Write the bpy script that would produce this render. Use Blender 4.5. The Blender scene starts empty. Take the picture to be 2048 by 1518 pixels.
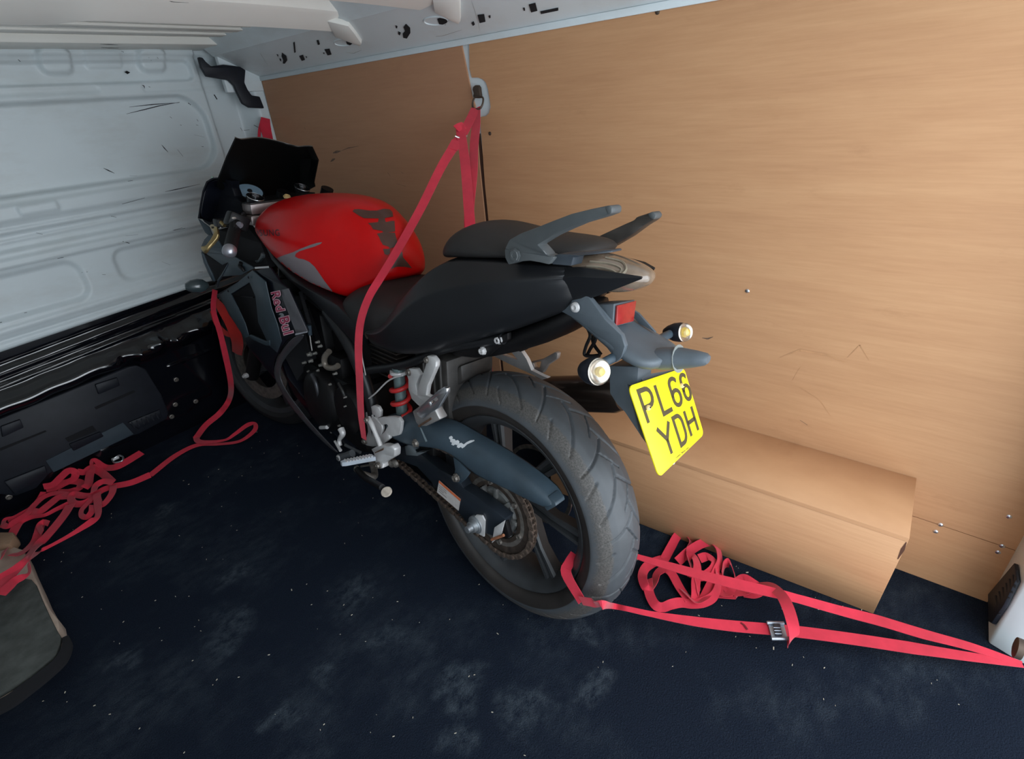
import bpy, bmesh, math, random
import numpy as np
from mathutils import Vector, Matrix
from mathutils.bvhtree import BVHTree
from mathutils.geometry import tessellate_polygon
random.seed(7); rng = np.random.default_rng(7)
S = bpy.context.scene; COL = S.collection

# ------------------------------------------------------------------ camera
CAM = np.array([-0.7131514, -0.6476774, 1.1919178]); FPX = 1028.34
RT = np.array([0.61078983, -0.7876653, -0.08074128]); UP = np.array([0.42387532, 0.23914326, 0.87357897]); FW = np.array([0.66877911, 0.56779739, -0.47993816])
cd = bpy.data.cameras.new('camera'); cam = bpy.data.objects.new('camera', cd); COL.objects.link(cam)
cd.sensor_fit = 'HORIZONTAL'; cd.sensor_width = 36; cd.lens = 36*FPX/2048; cd.clip_start = .02
cam.matrix_world = Matrix(((RT[0],UP[0],-FW[0],CAM[0]),(RT[1],UP[1],-FW[1],CAM[1]),(RT[2],UP[2],-FW[2],CAM[2]),(0,0,0,1)))
S.camera = cam
# ------------------------------------------------------------------ light
S.view_settings.view_transform = 'Standard'; S.view_settings.look = 'None'; S.view_settings.gamma = 1
S.view_settings.use_curve_mapping = False; S.view_settings.exposure = 0.0
w = bpy.data.worlds.new('world'); S.world = w; w.use_nodes = True
bg = w.node_tree.nodes['Background']; bg.inputs[0].default_value = (.78,.88,1,1); bg.inputs[1].default_value = 2.0
def area(name, loc, direction, sx, sy, power, col):
    l = bpy.data.lights.new(name, 'AREA'); l.shape = 'RECTANGLE'; l.size = sx; l.size_y = sy; l.energy = power; l.color = col
    o = bpy.data.objects.new(name, l); COL.objects.link(o); o.location = loc
    o.rotation_euler = Vector(direction).to_track_quat('-Z', 'Y').to_euler(); return o
area('rear_door_daylight', (-.25,-1.45,1.15), (.10,1,-.30), 1.6, 1.3, 24, (.84,.93,1))
area('sunlit_ground_bounce', (-.2,-1.9,.10), (.05,1,.42), 2.2, 1.0, 11, (1,.95,.88))

# ------------------------------------------------------------------ frames of reference
TH, PH = .090661754695708, -.12623215562078144
BF = np.array([math.sin(TH), math.cos(TH), 0]); _L = np.array([-math.cos(TH), math.sin(TH), 0]); _U = np.array([0,0,1.])
BL = math.cos(PH)*_L - math.sin(PH)*_U; BU = math.cos(PH)*_U + math.sin(PH)*_L
BM = np.array([BF, BL, BU])
def ray(px, py): return (px-1024)/FPX*RT - (py-759)/FPX*UP + FW
def hit(px, py, n, c):
    r = ray(px, py); n = np.array(n, float); return CAM + r*((c - CAM@n)/(r@n))
def fl(px, py, z=0.): return tuple(hit(px, py, (0,0,1), z))
XW = .628; YB = 1.787
def wl(px, py, x=XW): return tuple(hit(px, py, (1,0,0), x))
def bh(px, py, y=YB): return tuple(hit(px, py, (0,1,0), y))
CR = {'A':(360,240,3.3),'B':(800,380,3.1625),'C':(640,640,3.614),'D':(800,740,2.919),'E':(380,520,3.45),'F':(0,560,2.811),'G':(1200,960,2.415),'H':(440,0,3.103),
      'I':(0,0,3.614),'J':(390,270,7.592),'K':(370,420,7.592),'L':(560,560,7.3),'M':(560,740,6.9),'N':(900,730,4.745),'O':(1100,560,3.6147),'P':(0,860,3.795),'R':(1848,960,3.795),'S':(860,130,7.587),'T':(0,380,3.614)}
def px(c, x, y): o = CR[c]; return o[0]+x/o[2], o[1]+y/o[2]
def q(c, x, y, v): return tuple(BM @ hit(*px(c, x, y), BL, v))            # bike coordinates: forward, left, up
def qu(c, x, y, u): return tuple(BM @ hit(*px(c, x, y), BF, u))
def qw(c, x, y, w_): return tuple(BM @ hit(*px(c, x, y), BU, w_))
def toworld(p): return tuple(np.array(p) @ BM)

# ------------------------------------------------------------------ materials
def s2l(c): return tuple((x/12.92 if x <= .04045 else ((x+.055)/1.055)**2.4) for x in c)
def rgb(r, g, b): return s2l((r/255, g/255, b/255))
class NT:
    def __init__(s, m): s.t = m.node_tree; s.n = s.t.nodes; s.l = s.t.links
    def new(s, ty, **k):
        n = s.n.new(ty)
        for a, b in k.items(): setattr(n, a, b)
        return n
    def noise(s, vec, scale, detail=4, rough=.55):
        n = s.new('ShaderNodeTexNoise'); n.inputs['Scale'].default_value = scale; n.inputs['Detail'].default_value = detail; n.inputs['Roughness'].default_value = rough
        s.l.new(vec, n.inputs['Vector']); return n.outputs['Fac']
    def ramp(s, f, stops):
        n = s.new('ShaderNodeValToRGB'); e = n.color_ramp.elements
        while len(e) < len(stops): e.new(.5)
        for i, (p, c) in enumerate(stops): e[i].position = p; e[i].color = (*c, 1) if len(c) == 3 else c
        s.l.new(f, n.inputs[0]); return n.outputs[0]
    def mix(s, f, a, b, mode='MIX'):
        n = s.new('ShaderNodeMix', data_type='RGBA', blend_type=mode)
        for sock, v in ((n.inputs[0], f), (n.inputs[6], a), (n.inputs[7], b)):
            if isinstance(v, (int, float)): sock.default_value = v
            elif isinstance(v, tuple): sock.default_value = (*v, 1) if len(v) == 3 else v
            else: s.l.new(v, sock)
        return n.outputs[2]
    def mapping(s, scale=(1,1,1), rot=(0,0,0)):
        tc = s.new('ShaderNodeTexCoord'); mp = s.new('ShaderNodeMapping'); mp.inputs['Scale'].default_value = scale; mp.inputs['Rotation'].default_value = rot
        s.l.new(tc.outputs['Object'], mp.inputs[0]); return mp.outputs[0]
    def bump(s, h, strength, dist):
        b = s.new('ShaderNodeBump'); b.inputs['Strength'].default_value = strength; b.inputs['Distance'].default_value = dist
        s.l.new(h, b.inputs['Height']); return b.outputs[0]
MATS = {}
def mat(name, col, rough=.5, metal=0., spec=.5, var=.12, vscale=30, bump=0., bscale=400, coat=0., extra=None, trans=0., sheen=0.):
    if name in MATS: return MATS[name]
    m = bpy.data.materials.new(name); m.use_nodes = True; t = NT(m); b = t.n['Principled BSDF']
    vec = t.mapping(); f = t.noise(vec, vscale)
    lo = tuple(x*(1-var) for x in col); hi = tuple(min(1, x*(1+var)) for x in col)
    c = t.ramp(f, [(.3, lo), (.7, hi)])
    b.inputs['Roughness'].default_value = rough; b.inputs['Metallic'].default_value = metal; b.inputs['Specular IOR Level'].default_value = spec
    b.inputs['Coat Weight'].default_value = coat; b.inputs['Coat Roughness'].default_value = .08; b.inputs['Transmission Weight'].default_value = trans; b.inputs['Sheen Weight'].default_value = sheen
    if bump: t.l.new(t.bump(t.noise(vec, bscale, 3), bump, .001), b.inputs['Normal'])
    if extra: c = extra(t, b, vec, c)
    t.l.new(c, b.inputs['Base Color']); MATS[name] = m; return m

def ex_wood(t, b, vec, c):
    st = t.mapping((3.2, 2.2, 15)); st2 = t.mapping((8, 7, 130))
    g1 = t.noise(st, 1.3, 6, .6); g2 = t.noise(st2, 1.1, 4, .6)
    c = t.ramp(g1, [(.25, rgb(178,133,97)), (.5, rgb(186,141,103)), (.75, rgb(193,149,110))])
    c = t.mix(.28, c, t.ramp(g2, [(.35, rgb(174,129,92)), (.65, rgb(197,152,113))]))
    kn = t.noise(t.mapping((2.1, 3.0, 8.0)), 1.7, 5, .7)
    c = t.mix(t.ramp(kn, [(.62, (0,0,0)), (.74, (.35,.35,.35))]), c, rgb(162,118,84))
    t.l.new(t.bump(g2, .15, .0008), b.inputs['Normal']); return c
M_wood = mat('plywood', (.5,.3,.15), .55, spec=.3, extra=ex_wood)
SMUDGE = [fl(a, b)[:2]+(c,) for a, b, c in ((925,1375,.07),(1065,1420,.09),(560,1445,.06),(790,1275,.07),(1140,1265,.06),(700,1180,.12),(480,1150,.09),(1185,1375,.06),(330,1020,.07),(640,1330,.06),(900,1460,.06),(450,1260,.09),(240,1330,.08))]
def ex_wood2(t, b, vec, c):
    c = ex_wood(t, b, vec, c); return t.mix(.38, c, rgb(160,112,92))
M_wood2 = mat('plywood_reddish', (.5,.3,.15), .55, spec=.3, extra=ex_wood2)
def ex_carpet(t, b, vec, c):
    big = t.noise(vec, 3.1, 5, .62); fine = t.noise(vec, 520, 3, .7); mid = t.noise(t.mapping((1,1.6,1)), 16, 4, .7)
    base = t.ramp(fine, [(.3, (.0048,.0070,.0125)), (.7, (.019,.0265,.043))])
    mul = t.new('ShaderNodeMath', operation='MULTIPLY'); t.l.new(t.ramp(big, [(.47, (0,0,0)), (.72, (1,1,1))]), mul.inputs[0]); t.l.new(t.ramp(mid, [(.36, (0,0,0)), (.80, (1,1,1))]), mul.inputs[1])
    m3 = t.new('ShaderNodeMath', operation='MULTIPLY'); t.l.new(mul.outputs[0], m3.inputs[0]); t.l.new(t.ramp(fine, [(.35, (.2,.2,.2)), (.6, (1,1,1))]), m3.inputs[1])
    tc0 = t.new('ShaderNodeTexCoord'); nd = t.new('ShaderNodeTexNoise'); nd.inputs['Scale'].default_value = 7; nd.inputs['Detail'].default_value = 3; t.l.new(tc0.outputs['Object'], nd.inputs['Vector'])
    tc = t.new('ShaderNodeVectorMath', operation='MULTIPLY_ADD'); t.l.new(nd.outputs['Color'], tc.inputs[0]); tc.inputs[1].default_value = (.22,.22,0); t.l.new(tc0.outputs['Object'], tc.inputs[2]); acc = None
    for sx, sy, rr in SMUDGE:
        d = t.new('ShaderNodeVectorMath', operation='DISTANCE'); t.l.new(tc.outputs[0], d.inputs[0]); d.inputs[1].default_value = (sx+.11, sy+.11, 0)
        k = t.new('ShaderNodeMapRange'); k.interpolation_type = 'SMOOTHSTEP'; t.l.new(d.outputs['Value'], k.inputs[0]); k.inputs[1].default_value = rr; k.inputs[2].default_value = rr*.25; k.inputs[3].default_value = 0; k.inputs[4].default_value = 1
        if acc is None: acc = k.outputs[0]
        else:
            a = t.new('ShaderNodeMath', operation='MAXIMUM'); t.l.new(acc, a.inputs[0]); t.l.new(k.outputs[0], a.inputs[1]); acc = a.outputs[0]
    m4 = t.new('ShaderNodeMath', operation='MULTIPLY'); t.l.new(acc, m4.inputs[0]); t.l.new(t.ramp(t.noise(t.mapping((1,1.3,1)), 34, 4, .7), [(.36, (0,0,0)), (.78, (1,1,1))]), m4.inputs[1])
    m5 = t.new('ShaderNodeMath', operation='MULTIPLY'); t.l.new(m4.outputs[0], m5.inputs[0]); t.l.new(t.ramp(fine, [(.3, (.35,.35,.35)), (.6, (1,1,1))]), m5.inputs[1])
    m6 = t.new('ShaderNodeMath', operation='MAXIMUM'); t.l.new(m3.outputs[0], m6.inputs[0]); t.l.new(m5.outputs[0], m6.inputs[1])
    c = t.mix(m6.outputs[0], base, (.078,.098,.118))
    t.l.new(t.bump(t.noise(vec, 260, 3, .7), .9, .006), b.inputs['Normal']); return c
M_carpet = mat('navy_carpet', (.02,.03,.05), .95, spec=.03, extra=ex_carpet)
def ex_white(t, b, vec, c):
    d = t.noise(t.mapping((1.5,1.5,4)), 2.3, 6, .65)
    return t.mix(t.ramp(d, [(.5, (0,0,0)), (.8, (.35,.35,.35))]), c, rgb(172,168,158))
M_white = mat('white_van_paint', rgb(210,219,222), .38, spec=.4, var=.03, vscale=5, extra=ex_white)
M_roofw = mat('white_roof_paint', rgb(232,231,225), .5, spec=.3, var=.03, vscale=5)
M_blackgloss = mat('glossy_black_paint', (.003,.0035,.006), .12, spec=.6, var=.2, bump=.10, bscale=14, coat=1.0)
M_plastic = mat('dark_trim_plastic', (.010,.012,.018), .5, spec=.3, var=.15, bump=.15, bscale=900)
M_plastic2 = mat('slate_grey_plastic', (.028,.042,.056), .6, spec=.3, var=.1)
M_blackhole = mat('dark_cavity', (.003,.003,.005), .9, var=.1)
M_red = mat('red_tank_paint', (.52,.002,.003), .36, spec=.25, var=.03, coat=.12)
def ex_tail(t, b, vec, c):
    s1 = t.noise(t.mapping((3,3,26), (0,.5,0)), 9, 5, .8)
    return t.mix(t.ramp(s1, [(.66, (0,0,0)), (.74, (.5,.5,.5))]), c, (.06,.06,.062))
M_body = mat('matte_black_bodywork', (.0085,.009,.0105), .38, spec=.35, var=.15, vscale=12, extra=ex_tail)
M_seat = mat('black_seat_vinyl', (.020,.0185,.018), .55, spec=.3, var=.1, bump=.35, bscale=700)
M_grey = mat('dark_grey_plastic', (.068,.076,.080), .5, var=.12, vscale=18, bump=.25, bscale=900)
M_guard = mat('blue_grey_plastic', (.034,.054,.072), .48, var=.22, vscale=14, bump=.25, bscale=900)
M_fair = mat('black_fairing_paint', (.004,.005,.009), .32, spec=.3, var=.15)
M_fairg = mat('fairing_blue_sheen', (.030,.046,.058), .42, spec=.4, var=.15)  # black fairing with a blue-grey reflection put into its colour
M_alu = mat('cast_alloy_silver', (.58,.565,.56), .42, metal=.3, var=.12, vscale=20)
M_silver = mat('bright_silver', (.7,.7,.72), .25, metal=.9, var=.08)
M_dirty = mat('dirty_steel', (.20,.18,.16), .5, metal=.7, var=.35, vscale=60)
M_rust = mat('rusty_steel', (.10,.055,.035), .75, metal=.3, var=.5, vscale=120)
M_engine = mat('black_engine_metal', (.0045,.004,.0045), .5, spec=.25, metal=.1, var=.3, vscale=25, bump=.2, bscale=200)
M_hose = mat('grey_rubber_hose', (.16,.14,.12), .6)
M_gold = mat('gold_anodised', (.42,.31,.14), .35, metal=.8)
M_strap = mat('red_webbing', (.56,.024,.050), .75, spec=.25, var=.1, bump=.3, bscale=1200, sheen=.2)
M_spring = mat('red_spring', (.42,.015,.015), .4)
M_yellow = mat('yellow_reflective_plate', (.84,.70,.008), .4, var=.02)
M_ink = mat('black_plate_ink', (.062,.046,.018), .5, var=.05)
M_refl = mat('red_reflector', (.27,.014,.014), .22, var=.15, vscale=60, coat=.4)
M_scr = mat('smoked_screen', (.0025,.0025,.0025), .55, spec=.2, var=.1)
M_decg = mat('grey_decal', (.19,.16,.17), .45, var=.04)
M_pad = mat('smoky_tank_pad', (.070,.030,.022), .35, var=.15)
M_hang = mat('hanger_grey_plastic', (.075,.092,.108), .5, var=.1, vscale=20, bump=.2, bscale=900)
M_gfelt = mat('grey_felt', (.085,.09,.083), .95, var=.25, vscale=25, bump=.6, bscale=500, spec=.1)
M_edgew = mat('pale_board_edge', (.50,.38,.30), .8, var=.1)
M_lens = mat('smoked_clear_lens', (.17,.125,.09), .15, var=.2, vscale=35, coat=.6)
M_chrome = mat('indicator_reflector', (.66,.62,.56), .2, metal=.85, var=.3, vscale=70)
M_bulb = mat('amber_bulb', (.9,.62,.10), .25)
M_pink = mat('pink_white_print', (.72,.46,.52), .5, var=.03)
M_dred = mat('crimson_print', (.34,.008,.06), .5, var=.05)
M_label = mat('white_label', (.50,.46,.44), .55, var=.08, vscale=80)
M_orange = mat('orange_print', (.60,.14,.05), .55)
M_scuff = mat('dark_scuff', (.03,.03,.035), .8)
M_white2 = mat('white_paint_spot', (.62,.64,.66), .6)
M_wscuff = mat('brown_scuff', (.16,.10,.07), .9, var=.3, vscale=90)
M_wood_edge = mat('board_joint_shadow', (.10,.06,.035), .9)
M_stain = mat('rust_stain', (.35,.13,.04), .9)
M_brown = mat('aged_steel_brown', (.085,.06,.045), .5, metal=.6)
M_text = mat('dark_lettering', (.045,.004,.012), .4, var=.03)
def ex_tyre(t, b, vec, c):
    sp = t.new('ShaderNodeSeparateXYZ'); t.l.new(vec, sp.inputs[0])
    ab = t.new('ShaderNodeMath', operation='ABSOLUTE'); t.l.new(sp.outputs[1], ab.inputs[0])
    nz = t.noise(vec, 90, 4, .7); ad = t.new('ShaderNodeMath', operation='MULTIPLY_ADD'); t.l.new(nz, ad.inputs[0]); ad.inputs[1].default_value = .010; t.l.new(ab.outputs[0], ad.inputs[2])
    f = t.ramp(ad.outputs[0], [(.0, (0,0,0)), (.0555, (0,0,0)), (.0585, (1,1,1)), (.0735, (1,1,1)), (.077, (0,0,0))])
    gr = t.ramp(t.noise(vec, 300, 4, .75), [(.35, (.035,.032,.030)), (.65, (.10,.092,.085))])
    c = t.mix(f, c, gr)
    side = t.ramp(ab.outputs[0], [(.0748, (0,0,0)), (.0752, (1,1,1))])
    return c
M_tyre = mat('tyre_tread_rubber', (.052,.057,.063), .55, var=.15, vscale=18, extra=ex_tyre)
M_tyreside = mat('tyre_sidewall_rubber', (.022,.018,.016), .5, var=.25, vscale=20)
M_wheel = mat('black_alloy_wheel', (.034,.036,.039), .42, var=.25, vscale=16)

# ------------------------------------------------------------------ mesh helpers
def link(name, me, m, parent=None, smooth=False, auto=None):
    o = bpy.data.objects.new(name, me); COL.objects.link(o)
    for mm in (m if isinstance(m, list) else [m]): me.materials.append(mm)
    if parent is not None: o.parent = parent
    if smooth:
        for p in me.polygons: p.use_smooth = True
        if auto: me.set_sharp_from_angle(angle=math.radians(auto))
    return o
def mk(name, V, F, m, parent=None, smooth=False, sub=0, solid=0, bevel=0, off=-1, auto=35, bseg=2):
    me = bpy.data.meshes.new(name); me.from_pydata([tuple(map(float, v)) for v in V], [], F); me.validate(); me.update()
    bm = bmesh.new(); bm.from_mesh(me); bmesh.ops.remove_doubles(bm, verts=bm.verts, dist=1e-6); bmesh.ops.recalc_face_normals(bm, faces=bm.faces); bm.to_mesh(me); bm.free()
    if sub or solid or bevel:
        o = bpy.data.objects.new('tmp', me); COL.objects.link(o)
        if solid: md = o.modifiers.new('s', 'SOLIDIFY'); md.thickness = solid; md.offset = off
        if bevel: md = o.modifiers.new('b', 'BEVEL'); md.width = bevel; md.segments = bseg; md.limit_method = 'ANGLE'; md.angle_limit = math.radians(30)
        if sub: md = o.modifiers.new('u', 'SUBSURF'); md.levels = sub; md.render_levels = sub
        dg = bpy.context.evaluated_depsgraph_get(); dg.update(); me2 = bpy.data.meshes.new_from_object(o.evaluated_get(dg))
        bpy.data.objects.remove(o); me = me2; me.name = name
    return link(name, me, m, parent, smooth or bool(sub), auto if not sub else None)
def box(name, lo, hi, m, parent=None, bevel=0, M=None):
    V = [((lo, hi)[i][0], (lo, hi)[j][1], (lo, hi)[k][2]) for i in (0,1) for j in (0,1) for k in (0,1)]
    if M is not None: V = [M @ Vector(v) for v in V]
    F = [(0,1,3,2),(4,6,7,5),(0,4,5,1),(2,3,7,6),(0,2,6,4),(1,5,7,3)]
    return mk(name, V, F, m, parent, bevel=bevel, smooth=bool(bevel))
def poly(name, pts, m, parent=None, thick=.004, dirv=None, bevel=0, smooth=False, holes=()):
    """polygon (3D outline, roughly planar) extruded along dirv by thick"""
    loops = [[Vector(p) for p in pts]] + [[Vector(p) for p in h] for h in holes]
    tris = tessellate_polygon(loops); flat = [p for l in loops for p in l]; n = len(flat)
    if dirv is None:
        nn = Vector((0,0,0)); L = loops[0]
        for i in range(len(L)): nn += (L[i]-L[0]).cross(L[(i+1) % len(L)]-L[0])
        dirv = -nn.normalized()
    d = Vector(dirv).normalized()*thick
    V = flat + [p+d for p in flat]; F = [tuple(t) for t in tris] + [tuple(i+n for i in reversed(t)) for t in tris]
    s = 0
    for l in loops:
        k = len(l)
        for i in range(k): a, b_ = s+i, s+(i+1) % k; F.append((a, b_, b_+n, a+n))
        s += k
    return mk(name, V, F, m, parent, bevel=bevel, smooth=smooth or bool(bevel))
def loft(name, rings, m, parent=None, sub=0, caps=True, close=True, smooth=True, auto=40, solid=0):
    V = [p for r in rings for p in r]; n = len(rings[0]); F = []
    for i in range(len(rings)-1):
        for j in range(n if close else n-1):
            a = i*n+j; b_ = i*n+(j+1) % n; F.append((a, b_, b_+n, a+n))
    if caps: F.append(tuple(range(n))[::-1]); F.append(tuple((len(rings)-1)*n+j for j in range(n)))
    return mk(name, V, F, m, parent, smooth=smooth, sub=sub, auto=auto, solid=solid)
def halfloft(name, st, m, parent, sub=2):
    """stations: (u, [(v,w)... from bottom outwards to the top centre]) mirrored across v = 0"""
    rings = []
    for u, P in st:
        L = [(u, v, w_) for v, w_ in P]; Rr = [(u, -v, w_) for v, w_ in reversed(P) if v > 1e-6]
        rings.append(L+Rr)
    return loft(name, rings, m, parent, sub=sub)
def catmull(P, n=8):
    P = [np.array(p, float) for p in P]
    if len(P) < 3: return [P[0]+(P[-1]-P[0])*t for t in np.linspace(0, 1, n+1)]
    out = []; E = [2*P[0]-P[1]]+P+[2*P[-1]-P[-2]]
    for i in range(1, len(E)-2):
        a, b_, c, d = E[i-1:i+3]
        for t in np.arange(n)/n: out.append(.5*((2*b_)+(-a+c)*t+(2*a-5*b_+4*c-d)*t*t+(-a+3*b_-3*c+d)*t**3))
    out.append(P[-1]); return out
def tube(name, P, r, m, parent=None, seg=10, n=6, smooth_path=True):
    Q = catmull(P, n) if smooth_path else [np.array(p, float) for p in P]
    rs = np.interp(np.linspace(0, 1, len(Q)), np.linspace(0, 1, len(r)), r) if hasattr(r, '__len__') else [r]*len(Q)
    rings = []; prev = None
    for i, p in enumerate(Q):
        t = Q[min(i+1, len(Q)-1)]-Q[max(i-1, 0)]; t = t/np.linalg.norm(t)
        a = np.array([0,0,1.]) if prev is None else prev
        if abs(a@t) > .95: a = np.array([1.,0,0])
        a = a-(a@t)*t; a /= np.linalg.norm(a); prev = a; b_ = np.cross(t, a)
        rings.append([tuple(p+rs[i]*(math.cos(k)*a+math.sin(k)*b_)) for k in np.linspace(0, 2*math.pi, seg, endpoint=False)])
    return loft(name, rings, m, parent, auto=50)
def lathe(name, prof, m, parent=None, c=(0,0,0), axis=(0,1,0), seg=32, auto=35, closed=False):
    """prof: (distance along axis, radius)"""
    ax = np.array(axis, float); ax /= np.linalg.norm(ax); a = np.cross(ax, [0,0,1.]) if abs(ax[2]) < .9 else np.cross(ax, [1.,0,0]); a /= np.linalg.norm(a); b_ = np.cross(ax, a); c = np.array(c, float)
    rings = [[tuple(c+ax*s+r*(math.cos(k)*a+math.sin(k)*b_)) for k in np.linspace(0, 2*math.pi, seg, endpoint=False)] for s, r in prof]
    if closed: rings.append(rings[0])
    return loft(name, rings, m, parent, auto=auto, caps=not closed)
def bolt(parent, c, axis, r=.006, m=None, h=.004, name='bolt'):
    return lathe(name, [(-.004, r*1.25), (0, r*1.25), (.0005, r), (h, r*.9), (h, r*.5), (h*.5, r*.45), (h*.5, 0.0005)], m or M_dirty, parent, c, axis, seg=8, auto=30)
def joinbm(name, objs, m=None, parent=None, kind=None):
    """join several temporary objects into one mesh"""
    me = bpy.data.meshes.new(name); bm = bmesh.new(); ms = []
    for o in objs:
        k = len(bm.faces); bm.from_mesh(o.data); bm.faces.ensure_lookup_table()
        mm = o.data.materials[0]
        if mm not in ms: ms.append(mm)
        for f in bm.faces[k:]: f.material_index = ms.index(mm)
        par = o.parent
    bm.to_mesh(me); bm.free()
    for o in objs: d = o.data; bpy.data.objects.remove(o); bpy.data.meshes.remove(d)
    o = bpy.data.objects.new(name, me); COL.objects.link(o)
    for mm in ms: me.materials.append(mm)
    o.parent = parent if parent is not None else par
    if kind: o['kind'] = kind
    return o
def ribbon(name, P, width, m=None, parent=None, n=(0,0,1), sub=8, thick=.0016, edges=False):
    """webbing along P; n: face normal hint, one or one per point; width one or per point"""
    m = m or M_strap
    Q = catmull(P, sub); K = len(Q); tt = np.linspace(0, 1, K)
    N = np.array(n, float)
    if N.ndim == 1: N = np.tile(N, (K, 1))
    else: N = np.stack([np.interp(tt, np.linspace(0, 1, len(N)), N[:, k]) for k in range(3)], 1)
    W = np.interp(tt, np.linspace(0, 1, len(width)), width) if hasattr(width, '__len__') else np.full(K, width)
    V = []
    for i, p in enumerate(Q):
        t = Q[min(i+1, K-1)]-Q[max(i-1, 0)]; t = t/(np.linalg.norm(t)+1e-9)
        s = np.cross(t, N[i]); L = np.linalg.norm(s)
        s = s/L if L > 1e-3 else prev_s
        if i and s@prev_s < 0: s = -s
        if i: s = .5*s+.5*prev_s; s /= np.linalg.norm(s)
        prev_s = s; nn = np.cross(s, t); nn /= np.linalg.norm(nn)
        a = p-s*W[i]/2; b_ = p+s*W[i]/2; h = nn*thick/2
        V += [a-h, b_-h, b_+h, a+h]
    F = [(0,3,2,1), (4*(K-1), 4*(K-1)+1, 4*(K-1)+2, 4*(K-1)+3)]
    for i in range(K-1):
        for j in range(4): a = 4*i+j; b_ = 4*i+(j+1) % 4; F.append((a, b_, b_+4, a+4))
    return mk(name, V, F, m, parent, smooth=True, auto=50)
def tagt(o, label, cat, group=None, kind=None):
    if label: o['label'] = label
    if cat: o['category'] = cat
    if group: o['group'] = group
    if kind: o['kind'] = kind
    return o
def empty(name, loc=(0,0,0)):
    o = bpy.data.objects.new(name, None); COL.objects.link(o); o.location = loc; o.empty_display_size = .05; return o
def bvh(o): return BVHTree.FromPolygons([v.co.copy() for v in o.data.vertices], [tuple(p.vertices) for p in o.data.polygons])
def cast(tr, pxy, bike=True):
    r = ray(*pxy); o = CAM
    if bike: r = BM@r; o = BM@CAM
    h = tr.ray_cast(Vector(o), Vector(r).normalized())
    return h
def decal(name, outline, target, m, parent, off=.0007, cell=4.0, bike=True, thick=.0004):
    """flat sticker shape (outline in picture pixels) laid on the surface of a mesh, following its curvature"""
    trs = [bvh(t) for t in (target if isinstance(target, list) else [target])]
    bm = bmesh.new(); loops = outline if isinstance(outline[0][0], (list, tuple)) else [outline]
    vs = [bm.verts.new((p[0], p[1], 0)) for l in loops for p in l]
    for t in tessellate_polygon([[Vector((p[0], p[1], 0)) for p in l] for l in loops]):
        try: bm.faces.new([vs[i] for i in t])
        except ValueError: pass
    for _ in range(5):
        es = [e for e in bm.edges if e.calc_length() > cell]
        if not es: break
        bmesh.ops.subdivide_edges(bm, edges=es, cuts=1); bmesh.ops.triangulate(bm, faces=bm.faces)
    dead = []
    for v in bm.verts:
        best = None
        for tr in trs:
            h = cast(tr, (v.co.x, v.co.y), bike)
            if h[0] is not None and (best is None or h[3] < best[3]): best = h
        if best is None: dead.append(v); continue
        nrm = best[1]; o = Vector((BM@CAM) if bike else CAM)
        if nrm.dot(o-best[0]) < 0: nrm = -nrm
        v.co = best[0]+nrm*off
    bmesh.ops.delete(bm, geom=dead, context='VERTS')
    lim = .05
    bmesh.ops.delete(bm, geom=[f for f in bm.faces if max(e.calc_length() for e in f.edges) > lim], context='FACES')
    bmesh.ops.recalc_face_normals(bm, faces=bm.faces)
    me = bpy.data.meshes.new(name); bm.to_mesh(me); bm.free()
    return link(name, me, m, parent, True)

# ================================================================== VAN
def struct(o): o['kind'] = 'structure'; return o
# floor
struct(box('floor', (-1.08,-1.06,-.03), (.68,1.83,0), M_carpet))
fo = bpy.data.objects['floor']
V = []; F = []
for i in range(260):
    x = random.uniform(-.95,.45); y = random.uniform(-1.,1.5); a = random.uniform(0,6.28); l = random.uniform(.0008,.0024)*(1.6 if i % 15 == 0 else 1); ww = l*random.uniform(.3,.5); h = .0012
    c, s = math.cos(a), math.sin(a); k = len(V)
    for z in (0, h):
        for u, v in ((-l,-ww),(l,-ww*.6),(l,ww),(-l,ww*.5)): V.append((x+u*c-v*s, y+u*s+v*c, z))
    F += [(k+4,k+5,k+6,k+7)]+[(k+j, k+(j+1)%4, k+4+(j+1)%4, k+4+j) for j in range(4)]
cr = mk('crumbs', V, F, mat('pale_crumb', (.5,.45,.36), .8), fo); cr['kind'] = 'stuff'

# right side wall: steel skin, two plywood panels, pillar strip with the lashing point
wr = struct(box('wall_right', (XW+.0055,-1.06,0), (XW+.05,1.83,1.50), M_white))
def onw(pts): return [wl(*p) for p in pts]
gL = [(925,82),(931,120),(941,178),(951,212),(963,262),(968,330),(970,400),(972,450)]           # left side of the gap (front panel edge)
zt = 1.350
front = [(XW, 1.775, 0.0), (XW, 1.72, zt)]+[wl(924-2,90)]+[wl(929,120), wl(938,165), wl(943,192), wl(950,212)]+[(XW, .545, 1.0), (XW, .545, 0)]
front[2] = (XW, front[2][1], zt)
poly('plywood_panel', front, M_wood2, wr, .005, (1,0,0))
S_ = lambda x, y: wl(*px('S', x, y))
rear = [(XW,.530,0), (XW,.530,.95), S_(770,930), S_(760,790), S_(850,775), S_(895,730), S_(920,640), S_(905,520), S_(880,370), S_(850,270), S_(800,215), S_(730,192), S_(635,192), S_(600,60)]
t0 = wl(938,78); rear += [(XW, t0[1], zt), (XW, -.985, zt), (XW, -.985, .182), (XW,-.985,0)]
rear = rear[:-2]+[(XW,-.985,.181),(XW,-.80,.186),(XW,-.40,.186),(XW,-.40,0)]
poly('plywood_panel', rear, M_wood, wr, .005, (1,0,0))
poly('plywood_panel', [(XW,-.985,0),(XW,-.985,.179),(XW,-.80,.184),(XW,-.402,.184),(XW,-.402,0)], M_wood, wr, .005, (1,0,0))
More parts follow.
